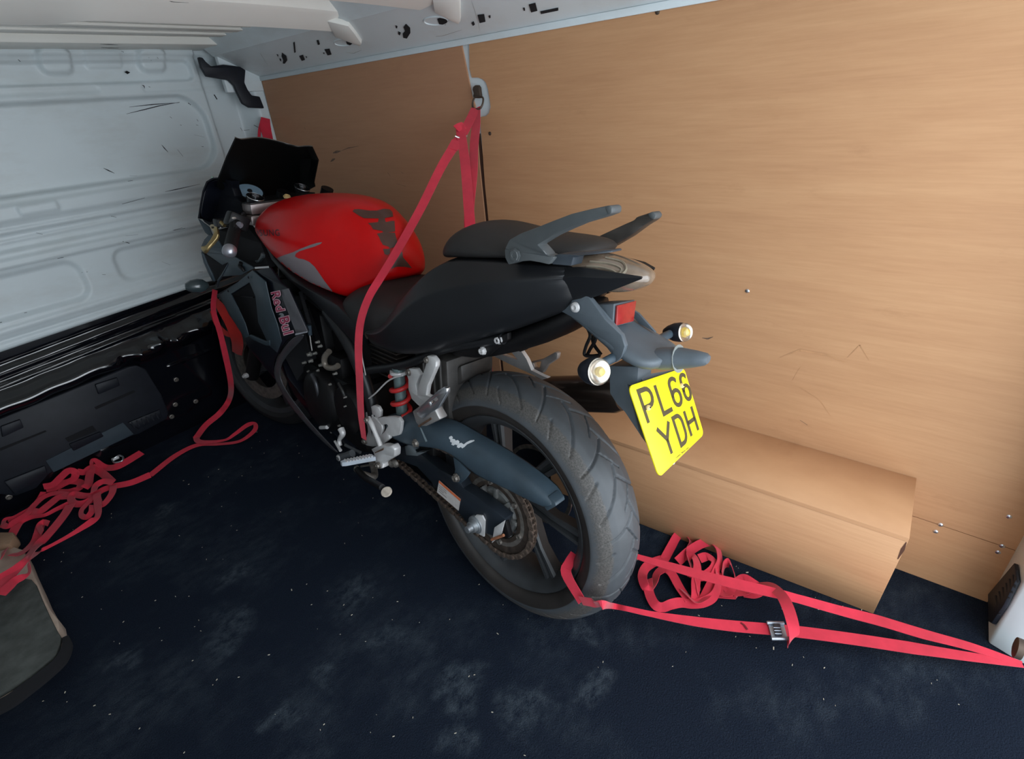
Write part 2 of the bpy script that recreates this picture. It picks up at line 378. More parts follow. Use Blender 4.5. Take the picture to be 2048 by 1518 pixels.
box('gap_backing', (XW+.0040,.531,.01), (XW+.0052,.5445,1.10), mat('gap_dark_strip', (.05,.022,.012), .9), wr)  # dark strip added behind the panel gap to make it read dark
for p in [(1315,24),(814,103),(980,267),(1495,582),px('R',125,338),px('R',88,390),px('R',645,277),px('R',593,500),px('R',562,547),(1470,1073-300)][:9]:
    c = wl(*p)
    lathe('screw', [(0,.0055),(.0015,.0052),(.0028,.003),(.003,.0004)], M_silver if p[0] > 1400 else M_brown, wr, c, (-1,0,0), seg=12)
# wood marks on the panels (scuffs with a shape of their own)
fp = bpy.data.objects['plywood_panel']; rp = bpy.data.objects['plywood_panel.001']
def scuffs(parent, plane, lst, m, name='scuff', t=.0006, nrm=(-1,0,0)):
    V = []; F = []
    for pts, wd in lst:
        Q = [np.array(plane(*p)) for p in pts]
        for i in range(len(Q)-1):
            a, b_ = Q[i], Q[i+1]; d = b_-a; L = np.linalg.norm(d)
            if L < 1e-5: continue
            s = np.cross(d/L, np.array(nrm, float)); w0 = wd*(.25 if i == 0 else 1)/2; w1 = wd*(.25 if i == len(Q)-2 else 1)/2
            k = len(V); o = np.array(nrm, float)*t
            V += [a-s*w0+o, a+s*w0+o, b_+s*w1+o, b_-s*w1+o]; F.append((k, k+1, k+2, k+3))
    ob = mk(name, V, F, m, parent); ob['kind'] = 'stuff'; return ob
H_ = lambda x, y: px('H', x, y); I_ = lambda x, y: px('I', x, y); T_ = lambda x, y: px('T', x, y); O_ = lambda x, y: px('O', x, y); A_ = lambda x, y: px('A', x, y)
scuffs(fp, wl, [([A_(1010,218),A_(1035,210),A_(1060,205)],.010),([A_(1060,205),A_(1110,185),A_(1180,172)],.003),([A_(995,275),A_(1010,262),A_(1025,255)],.009),([A_(1370,345),A_(1390,372)],.005),
    ([A_(820,45),A_(828,62)],.006),([A_(1460,345),A_(1475,352)],.004),([A_(1430,420),A_(1490,438)],.003)], M_wscuff)
scuffs(rp, wl, [([O_(1100,418),O_(1140,425),O_(1180,410)],.005),([(1600,840),(1615,850)],.004)], M_wscuff)
scuffs(rp, wl, [([(1268,920),(1270,925)],.008)], M_stain)
scuffs(rp, wl, [([(1340,375),(1420,368)],.0015),([(1560,715),(1600,700),(1655,710),(1690,725)],.005),([(1585,760),(1600,735)],.002),([(1695,715),(1720,690),(1738,720)],.0025),([(1600,775),(1640,800),(1660,830)],.002),([(1300,440),(1380,450)],.0015)], mat('wood_knot_line', rgb(182,136,96), .7))
# lashing point: brown bracket and D ring
lp = empty('lashing_ring', wl(956,190)); tagt(lp, 'brown steel lashing ring hanging in the white oval gap of the plywood wall', 'lashing ring')
def W2(o, me_o):  # keep world coordinates while parenting to an empty at a place
    me_o.matrix_parent_inverse = Matrix.Translation(-Vector(o.location)); return me_o
def S2(x, y, d=0): p = wl(*px('S', x, y), XW-d); return p
W2(lp, poly('bracket', [S2(690,330),S2(720,305),S2(760,305),S2(782,335),S2(790,400),S2(800,470),S2(790,500),S2(700,500),S2(688,470),S2(700,430),S2(680,370)], M_brown, lp, .012, (-1,0,0), bevel=.002))
W2(lp, tube('ring', [S2(680,485,.014),S2(650,560,.018),S2(650,640,.024),S2(700,668,.028),S2(755,668,.028),S2(795,600,.022),S2(808,520,.016),S2(790,488,.014),S2(740,490,.014),S2(680,485,.014)], .0028, M_brown, lp, seg=8))

# plywood box over the wheel arch
wa = empty('wheel_arch_box', (.52,-.3,0)); tagt(wa, 'plywood box over the wheel arch beside the rear tyre', 'wooden box')
xt = .405; y0 = -.775; y1 = .16; zb = .293
b0 = W2(wa, poly('top_board', [(XW-.001,y0+.004,zb+.006),(xt+.0,y0,zb),(xt-.012,y1,zb+.002),(XW-.001,y1,zb+.012)], M_wood, wa, .012, (0,0,-1), bevel=.0008))
b1 = W2(wa, poly('front_board', [(.440,-.768,0.001),(xt+.001,y0,zb-.0125),(xt-.011,y1,zb-.0105),(.392,y1,0.001)], M_wood, wa, .012, (1,0,0), bevel=.0008))
b2 = W2(wa, poly('end_board', [(.452,-.767,0.001),(xt+.013,y0+.0005,zb-.0125),(XW-.002,y0+.0045,zb-.007),(XW-.002,-.789,.001)], M_wood, wa, .012, (0,1,0), bevel=.0008))
scuffs(b1, lambda a,b: fl(a,b,.262), [], M_wscuff) if False else None
def onbox(a, b_):  # point on the leaning front board
    n = np.cross(np.array((xt+.001,y0,zb-.0125))-np.array((.440,-.768,0.)), (0,1,0)); return hit(a, b_, n, np.array((.440,-.768,0.))@n)
G_ = lambda x, y: px('G', x, y)
W2(wa, scuffs(b1, onbox, [([G_(1480,300),G_(1462,335),G_(1438,382)],.007)], mat('chipped_edge', (.11,.045,.025), .9), 'chip')).matrix_parent_inverse = Matrix.Identity(4)
sc = scuffs(b1, onbox, [([G_(1170,430),G_(1200,460),G_(1240,455)],.008),([G_(1240,445),G_(1300,435)],.005),([G_(1330,530),G_(1370,545)],.004),([G_(640,230),G_(660,250)],.006)], mat('faint_scuff', rgb(170,126,90), .8), 'scuff')
st = scuffs(rp, lambda a,b: onbox(a,b), [([O_(572,1305),O_(582,1298)],.005),([O_(575,1340),O_(600,1352),O_(612,1350)],.006)], M_stain, 'stain')
# front bulkhead : embossed sheet
def rrect(X, Z, x0, x1, z0, z1, r):
    cx, cz = (x0+x1)/2, (z0+z1)/2; qx = np.abs(X-cx)-(x1-x0)/2+r; qz = np.abs(Z-cz)-(z1-z0)/2+r
    return np.hypot(np.maximum(qx,0), np.maximum(qz,0))+np.minimum(np.maximum(qx,qz),0)-r
def sm(d, w_): t = np.clip(.5-d/w_, 0, 1); return t*t*(3-2*t)          # 1 inside, 0 outside
def sheet(name, x0, x1, z0, z1, fn, m, parent=None, step=.005, y=YB):
    X, Z = np.meshgrid(np.linspace(x0, x1, int((x1-x0)/step)+1), np.linspace(z0, z1, int((z1-z0)/step)+1))
    D = fn(X, Z); nx = X.shape[1]; nz = X.shape[0]
    V = np.stack([X, y+D, Z], -1).reshape(-1, 3)
    idx = np.arange(nx*nz).reshape(nz, nx); F = np.stack([idx[:-1,:-1], idx[:-1,1:], idx[1:,1:], idx[1:,:-1]], -1).reshape(-1, 4)
    me = bpy.data.meshes.new(name); me.from_pydata(V.tolist(), [], F.tolist()); me.update()
    return link(name, me, m, parent, True)
def zline(x): return .567+.034*(x+.565)/.9
def upper(X, Z):
    d = .0*X
    d += .020*sm(rrect(X,Z,-1.3,.385,1.352,1.418,.02), .010)
    for cx in (-.045,.255): d -= .020*sm(rrect(X,Z,cx-.045,cx+.045,1.385,1.46,.025), .018)
    for cx in (.105,): d -= .006*sm(rrect(X,Z,cx-.06,cx+.05,1.40,1.45,.01), .008)
    d += .005*sm(rrect(X,Z,-1.3,.05,1.325,1.345,.008), .006)+.004*sm(rrect(X,Z,.19,.42,1.318,1.347,.008), .006)
    R = rrect(X,Z,-1.4,.385,1.035+.07*np.clip((X-.1)*-.35,-.05,.3)*0+.0,1.303,.10)
    d += .028*sm(R, .014)
    d -= .010*sm(rrect(X,Z,-1.4,.40,.962,1.012,.02), .016)
    d -= .006*sm(rrect(X,Z,-.33,-.22,.975,1.005,.008), .006)
    d += .004*sm(np.abs(Z-.945)-.005,.006)
    d += .014*sm(rrect(X,Z,-1.4,.62,.872,.925,.015), .012)
    d -= .010*sm(np.abs(Z-.835)-.014,.010)
    d -= .004*sm(np.abs(Z-.905-.01*X)-.004,.005)
    d -= .005*sm(rrect(X,Z,-.62,-.30,1.19,1.28,.02), .01)*0
    d += .014*sm(rrect(X,Z,-1.3,-.245,.66,.80,.045), .022)+.014*sm(rrect(X,Z,-.13,.5,.68,.80,.04), .022)
    d -= .006*sm(np.abs(Z-.635-.02*X)-.010,.012)
    d += .007*sm(np.abs(Z-.605-.02*X)-.006,.012)
    d += .030*sm(-(X-.415), .02)*sm(X-.56, .05)*sm(-(Z-.62), .06)             # channel by the corner post
    d -= .055*sm(-(X-.565), .06)
    d -= .012*sm(-(Z-1.435), .012)
    d += .002*np.sin(X*9+Z*5)*sm(-(Z-.6),.2)
    return d
wf = struct(sheet('wall_front', -1.06, XW+.008, .545, 1.475, upper, M_white))
lw = lambda X, Z: (.010*sm(np.abs(Z-zline(X)+.036)-.008,.008)-.008*sm(np.abs(Z-zline(X)+.058)-.006,.008)+.008*sm(np.abs(Z-zline(X)+.088)-.007,.007)-.010*sm(np.abs(Z-zline(X)+.103)-.005,.007)
    -.050*sm(np.abs(Z-.405-.02*(X+.4)-.0025*np.sin(X*13)-.002*np.sin(X*47))-.030,.055)*(1-.30*sm(np.abs(X+.09)-.02,.02)-.22*sm(np.abs(X+.24)-.03,.03)+.05*np.sin(X*70+Z*40)*sm(-(X+.25),.08)*sm(X-.12,.08))-.006*np.sin(X*48+Z*90)*sm(np.abs(Z-.40)-.03,.05)*sm(-(X+.30),.08) -.004*sm(np.abs(Z-.30)-.004,.006)*sm(-(X+.12),.02)
    -.030*sm(-(X-.565), .06)-.02)
struct_low = sheet('lower_panel', -1.06, XW+.008, -.0, .575, lw, M_blackgloss, wf)
# trim the black panel to the sloping paint line
for v in struct_low.data.vertices:
    zl = zline(v.co.x)
    v.co.z = v.co.z*zl/.575
# plastic cover with clips in the black panel
def cov(X, Z): return -.038-.006*sm(rrect(X,Z,-1.3,-.205,.075,.335,.05),.012)+.05*sm(-rrect(X,Z,-1.3,-.178,.055,.358,.06)-.004,.006)
cp = [bh(*px('F',*p), YB-.03) for p in [(-60,795),(700,485),(760,475),(810,495),(850,560),(900,640),(940,740),(930,775),(770,860),(735,870),(690,890),(270,1080),(200,1160),(80,1205),(-60,1190)]]
cvp = poly('cover_panel', cp, M_plastic, wf, .018, (0,-1,0), bevel=.006)
F_ = lambda *pts, d=.048: [bh(*px('F',*p), YB-d) for p in pts]
poly('cover_label_area', F_((255,1015),(690,800),(750,865),(300,1080)), M_plastic2, cvp, .003, (0,-1,0), bevel=.001)
for P_ in [((530,585),(655,545),(670,590),(550,640)),((0,820),(110,780),(130,825),(10,880))]: poly('clip', F_(*P_), M_plastic, cvp, .012, (0,-1,0), bevel=.003)
for P_ in [((530,715),(750,620),(765,628),(540,728)),((0,945),(255,845),(262,852),(0,962)),((365,890),(520,818),(545,848),(385,912))]: poly('slot', F_(*P_, d=.049), M_blackhole, cvp, .001, (0,-1,0))
for P_ in [((385,920),(560,850),(580,875),(410,958)),((715,800),(895,725),(905,770),(775,835)),((20,1130),(250,1040),(265,1085),(80,1200))]: poly('pull_tab', F_(*P_), M_plastic, cvp, .010, (0,-1,0), bevel=.003)
for k in range(6):
    a = (735+k*27, 800-k*10); poly('tab_rib', F_(a,(a[0]+8,a[1]-3),(a[0]+24,a[1]+28),(a[0]+16,a[1]+31), d=.057), M_plastic, cvp, .004, (0,-1,0))
for p in [(985,700),(1100,682),(965,768),(50,1220),(990,560)]:
    c = bh(*px('F',*p), YB-.022); lathe('bolt', [(0,.010),(.003,.010),(.004,.006),(.009,.005),(.009,.0005)], M_dirty, wf, c, (0,-1,0), seg=10)
# black plastic trim in the front corner
ct = poly('trim_1', [bh(*I_(*p), YB-.075) for p in [(1420,415),(1450,420),(1478,455),(1510,482),(1600,470),(1720,485),(1760,510),(1752,600),(1775,650),(1805,692),(1862,700),(1895,785),(1790,780),(1740,750),(1700,670),(1680,620),(1640,582),(1480,555),(1440,490)]], M_plastic, None, .02, (0,-1,0), bevel=.005)
struct(ct)
sB = lambda a, b_: bh(a, b_, YB-.002)
mk_s = [([I_(955,770),I_(1120,752),I_(1320,738)],.003),([I_(935,820),I_(1060,790),I_(1180,760),I_(1320,735)],.003),([I_(765,1215),I_(800,1232),I_(845,1253)],.004),([I_(1190,1045),I_(1210,1070),I_(1238,1100)],.004),([I_(1305,1080),I_(1345,1130)],.004),
  ([I_(1250,840),I_(1265,852)],.005),([I_(1425,972),I_(1500,990)],.002),([I_(1380,740),I_(1400,755)],.010),([I_(1445,860),I_(1455,875)],.006),([I_(1440,900),I_(1455,905)],.005),([I_(1570,680),I_(1592,715)],.018),([I_(1580,920),I_(1590,945)],.008),([I_(1760,920),I_(1775,945)],.006),([I_(1785,940),I_(1810,938)],.005),([I_(1820,905),I_(1845,930)],.006),
  ([I_(1185,1385),I_(1260,1370),I_(1440,1330)],.003),([I_(880,1475),I_(1040,1430)],.005),([I_(955,1270),I_(1010,1272)],.002),([I_(925,1310),I_(960,1305)],.004),([I_(1325,900),I_(1335,905)],.006),([I_(1480,1058),I_(1495,1060)],.006),
  ([T_(270,312),T_(315,322)],.004),([T_(415,495),T_(460,488)],.006),([T_(595,598),T_(635,592)],.006),([T_(880,370),T_(935,385)],.010),([T_(810,190),T_(850,200)],.004),([T_(1250,290),T_(1330,275)],.005),([T_(740,612),T_(765,612)],.004),([T_(0,960),T_(15,955)],.006),([T_(180,892),T_(200,888)],.005),([T_(1430,592),T_(1460,590)],.005),([T_(900,330),T_(990,320)],.002),([T_(1180,520),T_(1240,545)],.002),([T_(1240,290),T_(1310,270)],.004),
  ([I_(1030,615),I_(1045,620),I_(1050,638)],.004),([I_(1078,625),I_(1090,630)],.006),([I_(1120,418),I_(1130,428)],.005),([I_(1490,422),I_(1497,430)],.006),([I_(870,372),I_(888,380)],.005),([I_(130,430),I_(150,445)],.006),([I_(1060,420),I_(1085,440)],.008)]
o_ = scuffs(wf, lambda a,b_: bh(a,b_,YB-.001), mk_s, M_scuff, nrm=(0,-1,0), t=.0015)
# put every scuff on the pressed surface itself
trw = bvh(wf)
for v in o_.data.vertices:
    h = trw.ray_cast(Vector((v.co.x, 1.2, v.co.z)), Vector((0,1,0)))
    if h[0] is not None: v.co.y = h[0].y-.0012
poly('hole', [bh(*I_(*p), YB+.012) for p in [(900,522),(915,512),(940,524),(922,536)]], M_blackhole, wf, .002, (0,-1,0))

# left side wall and the board-edged box against it
struct(box('wall_left', (-1.10,-1.06,0), (-1.06,1.83,1.50), M_white))
bx = empty('felt_board', (-.92,.75,0)); tagt(bx, 'rounded board topped with grey felt lying on the carpet at lower left', 'board')
Pz = lambda x, y, z: fl(*px('P', x, y), z)
zt2 = .050
P3 = lambda *pts, z=zt2: [Pz(x, y, z) for x, y in pts]
out_px = [(232,985),(262,1040),(300,1135),(365,1275),(405,1370),(450,1450),(505,1518),(517,1580),(510,1640),(470,1740),(400,1830),(290,1930),(160,2040),(0,2130),(-120,2190),(-160,1500),(-120,1000),(0,940),(120,950)]
W2(bx, poly('board', [tuple(p) for p in P3(*out_px, z=.001)], M_edgew, bx, zt2-.003, (0,0,1), bevel=.004))
felt_px = [(60,1185),(140,1155),(200,1143),(250,1150),(285,1190),(330,1300),(385,1420),(440,1530),(478,1590),(470,1640),(440,1720),(350,1800),(250,1880),(150,1950),(0,2040),(-110,2100),(-140,1500),(-120,1240),(0,1200)]
W2(bx, poly('felt_top', [tuple(p) for p in P3(*felt_px, z=zt2-.004)], M_gfelt, bx, .010, (0,0,1), bevel=.004))
W2(bx, ribbon('dark_border', [tuple(Pz(x, y, zt2+.004)) for x, y in [(500,1575),(508,1650),(455,1760),(330,1870),(200,1970),(60,2070),(-110,2150)]], [.012,.022,.030,.034,.036,.036,.036], M_blackhole, bx, n=(.1,-.2,1), thick=.010))  # near-black strip along the rear border of the board
W2(bx, poly('packing_block', [tuple(p) for p in P3((-60,850),(60,838),(150,838),(165,870),(120,930),(0,950),(-80,950), z=.03)], mat('tan_block', (.30,.18,.11), .8), bx, .04, (0,0,1), bevel=.006))

# roof: skin, side rail with holes, cross ribs
roof = struct(box('ceiling', (-1.08,-1.06,1.476), (.66,1.83,1.50), M_roofw))
for k, yy in enumerate((-.7,-.5,.2,.35,1.25,1.38,1.5)):
    box('roof_swage', (-1.0,yy,1.468), (.44,yy+.05,1.477), M_roofw, roof, bevel=.004)
RA = np.array((XW+.004, 0, 1.349)); RB = np.array((.462, 0, 1.428)); rn = np.cross(RB-RA, (0,1,0)); rn = rn/np.linalg.norm(rn)
if rn[2] > 0: rn = -rn
def rl(a, b_, off=0): return tuple(hit(a, b_, rn, RA@rn)+rn*off)
rail = struct(poly('trim_2', [(RA[0],-1.05,RA[2]),(RA[0],1.74,RA[2]),(RB[0],1.74,RB[2]),(RB[0]-.03,1.74,1.476),(RB[0]-.03,-1.05,1.476),(RB[0],-1.05,RB[2])][:3]+[(RB[0],-1.05,RB[2])], M_white, None, .02, tuple(-rn)))
poly('rail_flange', [(RB[0],-1.05,RB[2]),(RB[0],1.74,RB[2]),(RB[0]-.05,1.74,1.475),(RB[0]-.05,-1.05,1.475)], M_white, rail, .004, (.5,0,.5))
poly('rail_lip', [(XW-.006,-1.05,1.336),(XW-.006,1.745,1.336),(XW-.006,1.745,1.352),(XW-.006,-1.05,1.352)], M_white, rail, .005, (1,0,0), bevel=.001)
box('end_lip', (.47,1.72,1.30), (XW,1.745,1.45), M_white, rail, bevel=.004)
holes = [[(1155,145),(1180,170),(1182,200),(1160,235),(1138,230),(1135,205),(1150,190),(1140,165)],[(1090,155),(1102,160),(1100,172),(1092,168)],[(1108,192),(1122,200),(1118,215),(1106,208)],[(1600,90),(1640,85),(1648,130),(1612,138)],[(1668,95),(1678,92),(1680,105),(1672,108)],
  [(1562,138),(1575,130),(1582,148),(1570,156)],[(1918,25),(1958,15),(1970,62),(1932,72)],[(1882,45),(1892,45),(1894,60),(1886,62)],[(1990,68),(2100,45),(2100,60),(1993,82)],[(385,325),(412,345),(418,370),(402,392),(390,390),(393,370),(382,345)],[(370,360),(380,365),(380,378),(372,372)],[(352,335),(362,338),(362,350)],
  [(492,345),(515,338),(527,368),(508,374)],[(532,348),(540,350),(540,358)],[(455,262),(464,258),(470,320),(462,325)],[(650,305),(680,300),(692,335),(668,340)],[(640,325),(648,325),(648,333)],[(600,248),(612,246),(620,272),(608,275)],[(1350,115),(1370,105),(1420,125),(1400,150),(1360,145)],[(780,245),(800,245),(822,262),(810,278),(788,270)]]
for hpts in holes: poly('rail_hole', [rl(*H_(*p), .0008) for p in hpts], M_blackhole, rail, .0015, tuple(rn))
for cx, cy, r in [((1340,128),0,0),((768,262),0,0)]:
    a, b_ = cx; pts = [rl(*H_(a+math.cos(k)*75*(1 if a > 1000 else .8), b_+math.sin(k)*26*(1 if a > 1000 else .8)), .0003) for k in np.linspace(0, 6.283, 20, endpoint=False)]
    tube('pressed_rim', pts+[pts[0]], .0025, M_white, rail, seg=6, n=2)
scuffs(rail, lambda a,b_: rl(a,b_,.0004), [([H_(1560,0),H_(1580,60),H_(1615,190)],.003),([H_(780,325),H_(830,330),H_(880,310)],.0015),([H_(1320,190),H_(1340,225),H_(1380,222),H_(1500,185)],.0015),([H_(215,310),H_(250,330),H_(300,410)],.002)], mat('seam_line', rgb(150,146,138), .8), 'seam', t=.0)
def rib(y0_, y1_, xr, foot, wide=0.0):
    e = empty('roof_rib', (-.3, (y0_+y1_)/2, 1.42))
    xs = [-1.05]+list(np.linspace(-.9,-.30,5))+list(np.linspace(-.26,-.14,7))+list(np.linspace(-.05,xr,14)); rings = []
    for x in xs:
        t = np.clip((x+.26)/.10, 0, 1); t = t*t*(3-2*t); yy1 = y1_+wide*(1-t); z = 1.42-.045*max(0,(x-.12))**2
        rings.append([(x,y0_+.115,1.476),(x,y0_+.120,z+.036),(x,y0_+.130,z+.028),(x,yy1-.010,z),(x,yy1,z+.008),(x,yy1+.02,1.474)])
    return rings
def make_rib(y0_, y1_, xr, ftx, fty, lab, wide):
    e = loft('roof_rib', rib(y0_, y1_, xr, None, wide), M_roofw, roof, close=False, caps=False, auto=30)
    # foot bracket that comes down onto the rail
    pts = [rl(*p, .012) for p in ftx] if not isinstance(ftx, float) else None
    if pts: poly('foot_bracket', pts, M_roofw, roof, .016, tuple(-rn), bevel=.002)
    return e
make_rib(.745,.965,.475,[(655,34),(698,44),(712,62),(724,80),(721,85),(672,67)],0,'',.10)
make_rib(.20,.572,.475,[(866,-12),(921,-12),(922,34),(918,40),(871,16)],0,'',.0)
make_rib(-.32,.10,.475,.5,0,'',.0)
scuffs(roof, lambda a,b_: fl(a,b_,1.4185), [([I_(1225,8),I_(1250,14),I_(1365,20)],.006)], M_blackhole, 'slot', t=.0, nrm=(0,0,-1))
hd = box('front_header', (-1.06,1.62,1.452), (.45,1.80,1.478), M_roofw, roof, bevel=.005)
for yy in (1.10,1.2,1.32,1.45): box('roof_bead', (-1.0,yy,1.470), (.43,yy+.012,1.477), M_roofw, roof, bevel=.002)
for a, b_ in ((I_(725,320),I_(855,325)),(I_(732,345),I_(858,349))):
    scuffs(hd, lambda p, r: fl(p, r, 1.4515), [([a,((a[0]+b_[0])/2,(a[1]+b_[1])/2),b_],.012)], M_blackhole, 'slot', t=0, nrm=(0,0,-1))
# rear pillar with a pressure vent
pil = struct(poly('trim_3', [(XW+.01,-.985,0),(.495,-.985,0),(.475,-1.04,0),(.475,-1.10,0),(XW+.01,-1.10,0)], M_white, None, 1.48, (0,0,1), bevel=.006))
Rr = lambda x, y, d=0: tuple(hit(*px('R', x, y), (0,1,0), -.985+d))
vent = poly('air_vent', [Rr(515,880,.001),Rr(720,640,.001),Rr(735,770,.001),Rr(640,960,.001),Rr(545,1100,.001),Rr(520,1085,.001)], M_plastic, pil, .008, (0,1,0), bevel=.002)
for k in range(7):
    t = k/6; a = np.array((545,880))*(1-t)+np.array((705,690))*t; b_ = np.array((575,1020))*(1-t)+np.array((715,780))*t
    tube('vent_slat', [Rr(a[0],a[1],.010), Rr(b_[0],b_[1],.006)], .002, M_blackhole, vent, seg=6, smooth_path=False)
lathe('lashing_bolt', [(0,.02),(.01,.02),(.012,.012),(.012,.0005)], M_brown, pil, Rr(745,1290,.001), (0,1,0), seg=16)

# ================================================================== MOTORCYCLE (modelled in its own frame: x forward, y left, z up, origin under the rear axle)
bike = empty('motorcycle'); bike.matrix_world = Matrix(((BF[0],BL[0],BU[0],0),(BF[1],BL[1],BU[1],0),(BF[2],BL[2],BU[2],0),(0,0,0,1)))
tagt(bike, 'red and matte black sports motorcycle strapped upright against the plywood wall', 'motorcycle')
def on_circle(c, r, k, v=0): return (c[0]+r*math.cos(k), v, c[1]+r*math.sin(k))
def Qs(cr, pts): return [q(cr, *p) for p in pts]

# ---- rear wheel
RC = (0, .321)
prof_t = [(-.0755,.262),(-.074,.268),(-.067,.285),(-.055,.300),(-.04,.311),(-.02,.3185),(0,.321),(.02,.3185),(.04,.311),(.055,.300),(.067,.285),(.074,.268),(.0755,.262)]
def groove_tyre(name, C, prof, halfw, parent, nseg, m1, m2, grooves, bead, u0=0, gw=.0026, gd=.0045, NV=84):
    """tread surface with carved grooves; grooves: list of polylines of (angle deg, v)"""
    vv = np.linspace(-halfw, halfw, NV); rr = np.interp(vv, [p[0] for p in prof], [p[1] for p in prof])
    for _ in range(3): rr[1:-1] = (rr[:-2]+2*rr[1:-1]+rr[2:])/4
    th = np.linspace(0, 2*np.pi, nseg, endpoint=False); R0 = rr.max()
    T, Vv = np.meshgrid(th, vv, indexing='ij'); R = np.tile(rr, (nseg, 1)); D = np.full(T.shape, 9.)
    arc = np.concatenate([[0], np.cumsum(np.hypot(np.diff(vv), np.diff(rr)))]); A = arc-arc[-1]/2
    for G, wd in grooves:
        for i in range(len(G)-1):
            a = np.array((math.radians(G[i][0])*R0, np.interp(G[i][1], vv, A))); b_ = np.array((math.radians(G[i+1][0])*R0, np.interp(G[i+1][1], vv, A)))
            lo, hi = min(a[0], b_[0])-.012, max(a[0], b_[0])+.012
            for sh in (-1, 0, 1):
                X = T*R0+sh*2*np.pi*R0; msk = (X > lo) & (X < hi)
                if not msk.any(): continue
                x = X[msk]; y = np.broadcast_to(A, T.shape)[msk]; d = b_-a; L2 = d@d
                t = np.clip(((x-a[0])*d[0]+(y-a[1])*d[1])/L2, 0, 1)
                dist = np.hypot(x-a[0]-t*d[0], y-a[1]-t*d[1])*(gw/wd); D[msk] = np.minimum(D[msk], dist)
    dep = gd*np.clip(1.25-D/gw, 0, 1)
    R = R-dep
    V = np.stack([u0+C[0]-R*np.sin(T), Vv, C[1]+R*np.cos(T)], -1).reshape(-1, 3)
    idx = np.arange(nseg*NV).reshape(nseg, NV); nx = np.roll(idx, -1, 0)
    F = np.stack([idx[:,:-1], nx[:,:-1], nx[:,1:], idx[:,1:]], -1).reshape(-1, 4)
    V = V.tolist(); F = F.tolist(); Fm = [0]*len(F)
    # sidewalls
    for sg, col in ((1, NV-1), (-1, 0)):
        rows = [idx[:, col]]
        for v, r in bead:
            k = len(V); V += [(u0+C[0]-r*math.sin(t), sg*v, C[1]+r*math.cos(t)) for t in th]; rows.append(np.arange(k, k+nseg))
        for a, b_ in zip(rows[:-1], rows[1:]):
            for i in range(nseg): j = (i+1) % nseg; F.append([int(a[i]), int(b_[i]), int(b_[j]), int(a[j])]); Fm.append(1)
    me = bpy.data.meshes.new(name); me.from_pydata(V, [], F); me.update()
    bm = bmesh.new(); bm.from_mesh(me); bmesh.ops.recalc_face_normals(bm, faces=bm.faces); bm.to_mesh(me); bm.free()
    o = link(name, me, [m1, m2], parent, True, 40)
    me.polygons.foreach_set('material_index', Fm); return o
TW = 1.0
groove = []
base = [[(35.3,-.040),(40.5,-.004),(42.6,.008),(44.1,.017),(46.2,.032),(47.5,.043),(49.6,.064)], [(24.1,.050),(26.5,.060),(29,.069)], [(21,.003),(23.5,.007),(26.4,.013),(32,.031),(37.1,.051),(40.5,.063)]]
thin = [[(44.6,.019),(49,.003),(53.2,-.014)]]
for k in range(12):
    for G in base:
        if G[0][0] == 35.3: groove.append(([(a+30*k, v) for a, v in G[1:]], .0030)); groove.append(([(a+30*k+15, -v) for a, v in G[1:]], .0030))
        else: groove.append(([(a+30*k, v) for a, v in G], .0030)); groove.append(([(a+30*k+15, -v) for a, v in G], .0030))
    for G in thin: groove.append(([(a+30*k, v) for a, v in G], .0015)); groove.append(([(a+30*k+15, -v) for a, v in G], .0015))
rt = groove_tyre('rear_tyre', RC, prof_t, .0755, bike, 900, M_tyre, M_tyreside, groove, [(.0745,.259),(.0735,.252),(.070,.243),(.0655,.237),(.060,.2335),(.052,.231)])
rt['label'] = 'wide grooved rear tyre worn at the shoulder'
rw_ = lathe('rear_wheel', [(-.050,.216),(-.052,.231),(-.058,.232),(-.060,.229),(-.057,.221),(-.050,.213),(-.040,.205),(-.02,.197),(.02,.197),(.040,.205),(.050,.213),(.057,.221),(.060,.229),(.058,.232),(.052,.231),(.050,.216),(.040,.210),(0,.203),(-.040,.210)], M_wheel, bike, (RC[0],0,RC[1]), seg=96, closed=True)
hub = lathe('hub', [(-.06,.035),(-.055,.045),(-.03,.05),(.03,.05),(.05,.06),(.06,.06),(.06,.03)], M_wheel, rw_, (RC[0],0,RC[1]))
for k in range(3):
    am = math.radians(94+120*k) if False else None
def wheel_pt(C, ang, r, v): return (C[0]-r*math.sin(ang), v, C[1]+r*math.cos(ang))
SPA = [-4, 56, 68+0, 116, 164, 212, 284]
for ang in (3, 52, 100, 148, 196, 244, 300):
    pass
for k in range(7):
    a0 = math.radians(-14+360/7*k); P0 = np.array(wheel_pt(RC, a0-.30, .048, .012)); P1 = np.array(wheel_pt(RC, a0, .209, .022)); Pm = (P0+P1)/2+np.array((0,.006,0))
    t = (P1-P0)/np.linalg.norm(P1-P0); s = np.cross(t, (0,1,0)); th_ = .016
    ring = lambda p, w_, h: [tuple(p+s*w_*a+np.array((0,h*b_,0))) for a, b_ in ((-1,-1),(-1,.6),(-.8,1),(-.35,1),(-.22,.35),(.22,.35),(.35,1),(.8,1),(1,.6),(1,-1))]
    loft('spoke', [ring(P0, .017, th_), ring(Pm, .015, th_*.9), ring(P1, .021, th_*1.1)], M_wheel, rw_, auto=25)
lathe('brake_disc', [(-.062,.10),(-.062,.11),(-.066,.11),(-.066,.10)], M_dirty, rw_, (RC[0],0,RC[1]), closed=True, seg=48)
